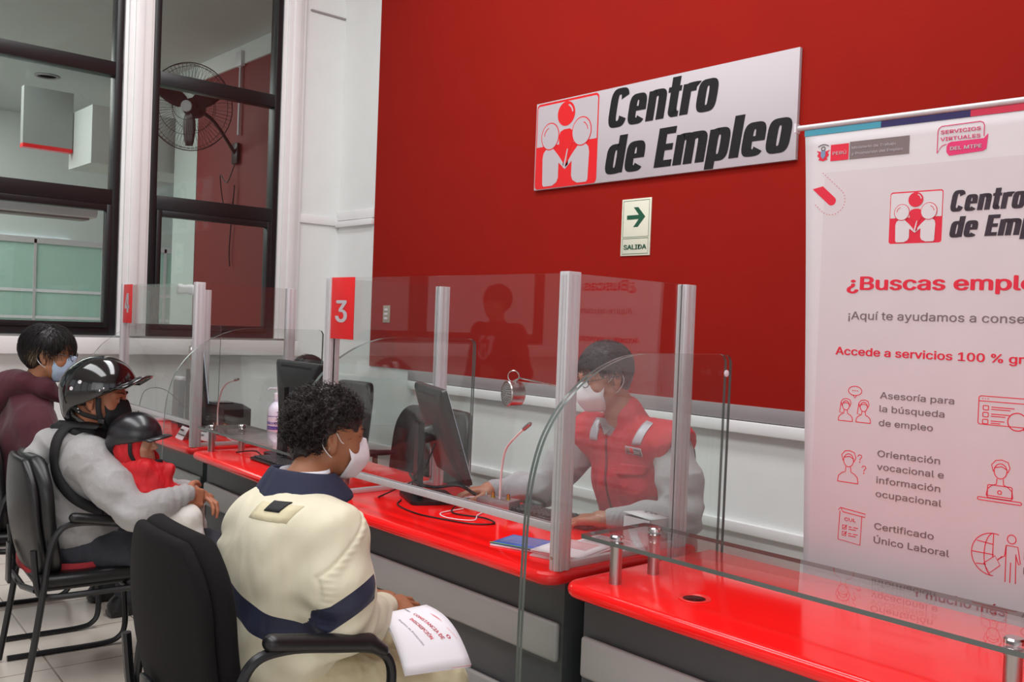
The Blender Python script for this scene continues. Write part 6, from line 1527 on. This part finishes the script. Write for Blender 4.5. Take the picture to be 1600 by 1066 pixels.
t, z = sheet_stack('booklet', 'thick white booklets piled beside the blue brochure in booth 3', 'booklet', (-2.005, 2.055), .25, .17, .20, 7, M_pinkp, M_paper, 'brochures on the booth 3 desk')
lines_on(t, (-2.005, 2.055), .25, z+.0002, [(-.07, .08-.012*k, .05, .002) for k in range(8)], M_pink_red)
t, z = sheet_stack('paper_sheet', 'printed white form lying in front of the white box in booth 3', 'paper', (-2.02, 2.25), .12, .21, .15, 2, M_paper)
lines_on(t, (-2.02, 2.25), .12, z+.0002, [(-.09, .06-.008*k, .08-.02*(k % 3), .0014) for k in range(14)], M_ink)
t, z = sheet_stack('paper_sheet', 'white sheet with a red heading by the feet of the front monitor', 'paper', (-2.80, 2.36), -.2, .21, .15, 1, M_paper)
# white box with handwriting
t = thing('white_box', 'small open white cardboard box with handwriting in booth 3', 'box', (-2.00, 2.375, ZC))
bx, by, bw, bd, bh = -1.992, 2.385, .115, .10, .085; R = Matrix.Rotation(.05, 3, 'Z'); M_card = mat('white_card', (232, 228, 230), .55)
m = MB()
for (a, b) in (((bx-bw/2, by-bd/2, ZC+.001), (bx+bw/2, by-bd/2+.002, ZC+bh)), ((bx-bw/2, by+bd/2-.002, ZC+.001), (bx+bw/2, by+bd/2, ZC+bh)), ((bx-bw/2, by-bd/2, ZC+.001), (bx-bw/2+.002, by+bd/2, ZC+bh)), ((bx+bw/2-.002, by-bd/2, ZC+.001), (bx+bw/2, by+bd/2, ZC+bh)), ((bx-bw/2, by-bd/2, ZC+.001), (bx+bw/2, by+bd/2, ZC+.003))): m.box(a, b)
m.build('box_body', M_card, t)
lid = MB(); lo, hi = [(bx-bw/2-.002, by-bd/2, ZC+bh+.012), (bx+bw/2+.002, by-bd/2, ZC+bh+.004)], [(bx-bw/2-.004, by+bd/2, ZC+bh+.004), (bx+bw/2, by+bd/2, ZC+bh)]
lid.grid([[V3(*lo[0])*(1-s_)+V3(*lo[1])*s_ for s_ in (0, .5, 1)], [V3(*hi[0])*(1-s_)+V3(*hi[1])*s_ for s_ in (0, .5, 1)]]); o = lid.build('box_lid', M_card, t); md = o.modifiers.new('s', 'SOLIDIFY'); md.thickness = .0016
m = MB()
for k, (u, v) in enumerate(((-.02, .028), (.0, .030), (.018, .026), (-.010, .012), (.012, .010), (.030, .012))):
    m.tube([(bx+u+.006*math.cos(q*2.2+k), by+v*.8+.004*math.sin(q*3+k), ZC+bh+.0115-.0002*q) for q in range(5)], .0007, 4)
m.build('handwriting', M_ink, t)
# pen
tag(MB().cyl((-2.79, 2.325, ZC+.006), (-2.67, 2.375, ZC+.006), .0045, n=10).build('pen', mat('tan_pen', (206, 150, 96), .4)), 'tan pen lying under the right hand of the person in the red vest', 'pen')
# mouse-like black handset beside keyboard
S = Solid(); S.ell((-2.62, 2.47, ZC+.012), (.055, .035, .024), k=.01); S.plane((0, 0, ZC+.001), (0, 0, -1), .002); tag(solid_obj('computer_mouse', S, .005, M_black_plastic, None), 'black computer mouse beside the keyboard in booth 3', 'mouse')
# cables
def cable(label, pts, r=.0028, m=None, cat='cable'):
    o = MB().tube(spline(pts, 8), r, 6).build('cable', m or M_black_plastic, None, loc=pts[0]); return tag(o, label, cat, 'loose cables on the desks')
z0 = ZC+.004
cable('black cable looping under the front monitor, nearest the glass', [(-2.98, 2.10, z0), (-2.90, 2.03, z0), (-2.74, 2.00, z0), (-2.62, 2.02, z0), (-2.50, 2.06, z0), (-2.46, 2.13, z0), (-2.55, 2.16, z0), (-2.68, 2.12, z0), (-2.76, 2.20, z0+.01)])
cable('black cable hanging from the back of the front monitor down to its base', [(-2.93, 2.17, 1.02), (-2.92, 2.14, .90), (-2.94, 2.12, .81), (-2.86, 2.12, .79), (-2.80, 2.16, .80), (-2.82, 2.24, z0+.004)])
cable('second black cable hanging in a loop behind the front monitor', [(-2.88, 2.18, .98), (-2.90, 2.13, .86), (-2.98, 2.08, .80), (-3.06, 2.05, z0+.003), (-3.10, 2.10, z0)])
cable('thick black cable bundle at the foot of the front monitor', [(-3.04, 2.18, .84), (-2.95, 2.15, .82), (-2.86, 2.17, .815), (-2.78, 2.22, .83), (-2.72, 2.26, .80)], .006)
cable('thin white cable curling on the red desk below the microphone box', [(-2.72, 2.20, z0), (-2.70, 2.08, z0), (-2.62, 2.05, z0), (-2.54, 2.10, z0), (-2.60, 2.17, z0), (-2.64, 2.24, z0)], .0022, M_white_plastic)
cable('white cable running from the booth 4 microphone over the red counter', [(-5.10, 2.33, ZC+.03), (-4.95, 2.30, z0), (-4.80, 2.28, z0), (-4.62, 2.32, z0)], .0035, M_white_plastic)
cable('short black cable ending on the middle red counter', [(-4.18, 2.12, z0+.008), (-4.28, 2.14, z0+.02), (-4.36, 2.13, z0+.012), (-4.42, 2.10, z0)], .0035)
cable('black cable arching in booth 4 beside the printer', [(-5.62, 2.33, .86), (-5.68, 2.22, .97), (-5.84, 2.16, .95), (-5.92, 2.15, .80), (-5.93, 2.14, z0)], .003)
# ---- booth 4 things
t = thing('printer', 'black receipt printer box with sloped top in booth 4', 'printer', (-5.55, 2.50, ZC))
m = MB(); m.prism([(-.20, 0), (.15, 0), (.15, .13), (.04, .15), (-.20, .15)], (-5.38, 2.40, ZC+.001), (1, 0, 0), (0, 0, 1), (0, 1, 0), .17); fix_normals(m.build('casing', M_black_plastic, t))
MB().box((-5.53, 2.43, ZC+.151), (-5.38, 2.53, ZC+.158), .003).build('paper_flap', M_black_gloss, t)
t = thing('card_reader', 'grey upright device with a slot beside the printer in booth 4', 'device', (-5.74, 2.33, ZC))
m = MB(); m.prism([(0, 0), (.085, 0), (.10, .27), (.02, .27)], (-5.80, 2.315, ZC+.001), (1, 0, 0), (0, 0, 1), (0, 1, 0), .045); fix_normals(m.build('casing', mat('mid_grey_plastic', (96, 92, 98), .45), t))
MB().box((-5.785, 2.318, ZC+.272), (-5.70, 2.358, ZC+.295), .006).build('top_cap', M_white_plastic, t)
def card(label, c, a, lines):
    t = thing('name_card', label, 'card', c, 'folded white desk cards in booth 4'); c = V3(*c); ex_ = V3(math.cos(a), math.sin(a), 0); n_ = V3(ex_[1], -ex_[0], 0); up = V3(0, 0, 1)*.86-n_*.5; up = up/np.linalg.norm(up)
    o = MB().add([c, c+ex_*.13, c+ex_*.13+up*.075, c+up*.075, c-n_*.055+ex_*.13, c-n_*.055], [(0, 1, 2, 3), (3, 2, 4, 5)]).build('card_sheet', M_paper, t, smooth=False); md = o.modifiers.new('s', 'SOLIDIFY'); md.thickness = .001
    nn = np.cross(ex_, up)
    for k, (s_, h) in enumerate(lines): text_on('lettering', s_, c, ex_, up, nn, .012, .048-.024*k, .012+.011*len(s_), h, M_ink, t, bold=.02, lift=.0015)
card('folded white name card reading MODULO, left of the post in booth 4', (-5.10, 2.06, ZC+.002), -.1, [('MODULO', .014), ('de atención', .010)])
card('folded white name card reading OS, right of the post in booth 4', (-4.93, 2.10, ZC+.012), .15, [('Módulo', .011), ('de OS', .014)])
t = thing('router_box', 'flat pale grey box lying at the right end of booth 4', 'box', (-4.92, 2.40, ZC)); MB().box((-5.02, 2.32, ZC+.001), (-4.72, 2.48, ZC+.045), .006).build('casing', mat('pale_grey_plastic', (186, 182, 184), .4), t); MB().box((-5.0, 2.316, ZC+.014), (-4.85, 2.321, ZC+.028), .002).build('port_strip', M_dark_grey, t)
# alcohol bottle
bc = (-4.62, 2.42); t = thing('alcohol_bottle', 'white pump bottle of alcohol with a purple label beside the left monitor', 'bottle', (bc[0], bc[1], ZC))
MB().lathe([(.046, .001), (.050, .006), (.050, .175), (.046, .20), (.030, .222), (.017, .232), (.017, .248)], (bc[0], bc[1], ZC), n=32).build('bottle_body', mat('milky_plastic', (226, 220, 234), .25), t, smooth=math.radians(50))
MB().lathe([(.019, .246), (.019, .276), (.012, .280), (.006, .282), (.006, .298), (.010, .300), (.010, .312), (0, .312)], (bc[0], bc[1], ZC), n=20).tube([(bc[0], bc[1], ZC+.304), (bc[0]-.02, bc[1]-.035, ZC+.305), (bc[0]-.024, bc[1]-.042, ZC+.296)], .005, 8).build('pump', M_white_plastic, t)
M_purple = mat('purple_label_print', (84, 70, 170), .4)
def wrap(body, z, cap, a0, a1, r_, m_, bold=.01):
    v, f = text_verts(body, bold); x0, x1 = v[:, 0].min(), v[:, 0].max(); th = a0+(a1-a0)*(v[:, 0]-x0)/(x1-x0); P = np.stack([bc[0]+r_*np.cos(th), bc[1]+r_*np.sin(th), ZC+z+v[:, 1]*cap/.729], 1)
    o = link_mesh('label_text', P, [tuple(q) for q in f], m_, t); md = o.modifiers.new('s', 'SOLIDIFY'); md.thickness = .0005; return o
wrap('Alcohol', .115, .020, -1.75, .05, .0508, M_purple, .03); wrap('medicinal', .155, .008, -1.6, -.3, .0508, M_purple); wrap('1000 ml', .060, .006, -1.5, -.4, .0508, M_purple)
m = MB(); rows = [[(bc[0]+.0506*math.cos(a), bc[1]+.0506*math.sin(a), ZC+z_) for a in [-1.7+1.65*i/16 for i in range(17)]] for z_ in (.086, .104)]; m.grid(rows).build('label_band', M_purple, t)
text = wrap('Etílico 70°', .0915, .007, -1.55, -.3, .0512, M_sign_white)
# ================================================================ papers on the lap
t = thing('papers', 'white certificate papers with pink headings on the lap of the person in cream', 'papers', (-2.0, 1.45, .66))
PA, PB, PC_, PD = V3(-2.040, 1.385, .672), V3(-2.021, 1.515, .675), V3(-1.867, 1.553, .55), V3(-1.909, 1.375, .555)
def page(off, curl, mm, nm, du=0, dv=0):
    rows = []
    for i in range(11):
        v = i/10
        row = []
        for j in range(9):
            u = j/8; p = (PA*(1-u)+PB*u)*(1-v)+(PD*(1-u)+PC_*u)*v; bulge = .034*math.sin(PI*min(1, v*.9+.05))*(.4+.6*u)+curl*u*v*(1-v)
            row.append(p+V3(.3, .1, .95)*(bulge+off)+V3(.012, -.01, 0)*du*(1-u)+V3(0, 0, 0)*dv)
        rows.append(row)
    o = MB().grid(rows).build(nm, mm, t, smooth=True); md = o.modifiers.new('s', 'SOLIDIFY'); md.thickness = .0012; md.offset = 0; return rows, o
page(0, .0, M_paper, 'back_page', 0); page(.003, .004, mat('pink_page', (240, 160, 172), .6), 'pink_page', -.6); rows, top = page(.006, .010, M_paper, 'cover_page', 0)
G_ = np.array(rows)
def on_page(u, v):
    i = min(max(v, 0), .999)*10; j = min(max(u, 0), .999)*8; a, b = int(i), int(j); fi, fj = i-a, j-b
    p = (G_[a, b]*(1-fj)+G_[a, b+1]*fj)*(1-fi)+(G_[a+1, b]*(1-fj)+G_[a+1, b+1]*fj)*fi; return p
def page_text(body, c, ang, L_, cap, mm, bold=.0):
    """c centre in page uv; text runs at ang in uv (page is .146 wide and .19 deep)"""
    v, f = text_verts(body, bold); x0, x1 = v[:, 0].min(), v[:, 0].max(); s_ = L_/(x1-x0); cc, ss = math.cos(ang), math.sin(ang); P = []
    for x, y, _ in v:
        a, b = (x-(x0+x1)/2)*s_, y*cap/.729; du, dv = (a*cc-b*ss)/.135, -(a*ss+b*cc)/.2; P.append(on_page(c[0]+du, c[1]+dv)+V3(.3, .1, .95)*.0018)
    return link_mesh('lettering', P, [tuple(q) for q in f], mm, t)
M_pinkink = mat('pink_heading_print', (232, 84, 104), .6)
TA = -1.35
page_text('CONSTANCIA DE', (.62, .42), TA, .105, .011, M_pinkink, .02); page_text('INSCRIPCIÓN', (.47, .44), TA, .082, .011, M_pinkink, .02); page_text('Registro de Producción', (.30, .45), TA, .10, .006, mat('grey_ink', (110, 104, 116), .6))
for k in range(4): page_text('ministerio', (.84, .30+.02*k), TA, .03, .003, M_pinkink)
page_text('trabajo y promoción', (.90, .62), TA, .035, .003, M_pinkink); page_text('o', (.80, .66), TA, .012, .012, M_pinkink, .02); page_text('PERÚ', (.50, .06), TA, .02, .005, M_ink, .02)
# crumpled plastic film on the wall behind booth 4? paper note taped on top of booth 4 pane
t = thing('paper_note', 'blank white paper strip taped at the top of the booth 4 pane', 'paper', (-4.95, 2.0, 1.56))
o = MB().grid([[(-5.10+.24*j/6, 2.045-.011*j/6*0-.0, 1.600-.052*i/3-.008*j/6*(1)+.003*math.sin(j*1.7+i)) for j in range(7)] for i in range(4)]).build('note_sheet', mat('translucent_note', (224, 220, 222), .5), t, smooth=True); md = o.modifiers.new('s', 'SOLIDIFY'); md.thickness = .0008
# red sign on the hall side, seen mirrored in the front pane
t = thing('waiting_area_sign', 'red ZONA DE ESPERA sign standing in the hall, reflected in booth 3', 'sign', (-4.55, -1.6, 0))
MB().box((-4.85, -1.62, 1.15), (-4.25, -1.60, 1.62), .003).build('board', M_sign_red, t); MB().box((-4.85, -1.599, 1.56), (-4.25, -1.597, 1.60)).build('white_stripe', M_sign_white, t)
MB().cyl((-4.55, -1.63, .02), (-4.55, -1.63, 1.16), .014).lathe([(.16, 0), (.16, .012), (.02, .02)], (-4.55, -1.63, .001), n=28).build('stand', M_alu, t)
for k, s_ in enumerate(('ZONA DE ESPERA', 'CENTRO DE EMPLEO')): text_on('lettering', s_, (0, -1.598, 0), (-1, 0, 0), (0, 0, 1), (0, 1, 0), 4.30, 1.42-.09*k, 4.80, .045, M_sign_white, t, bold=.02)
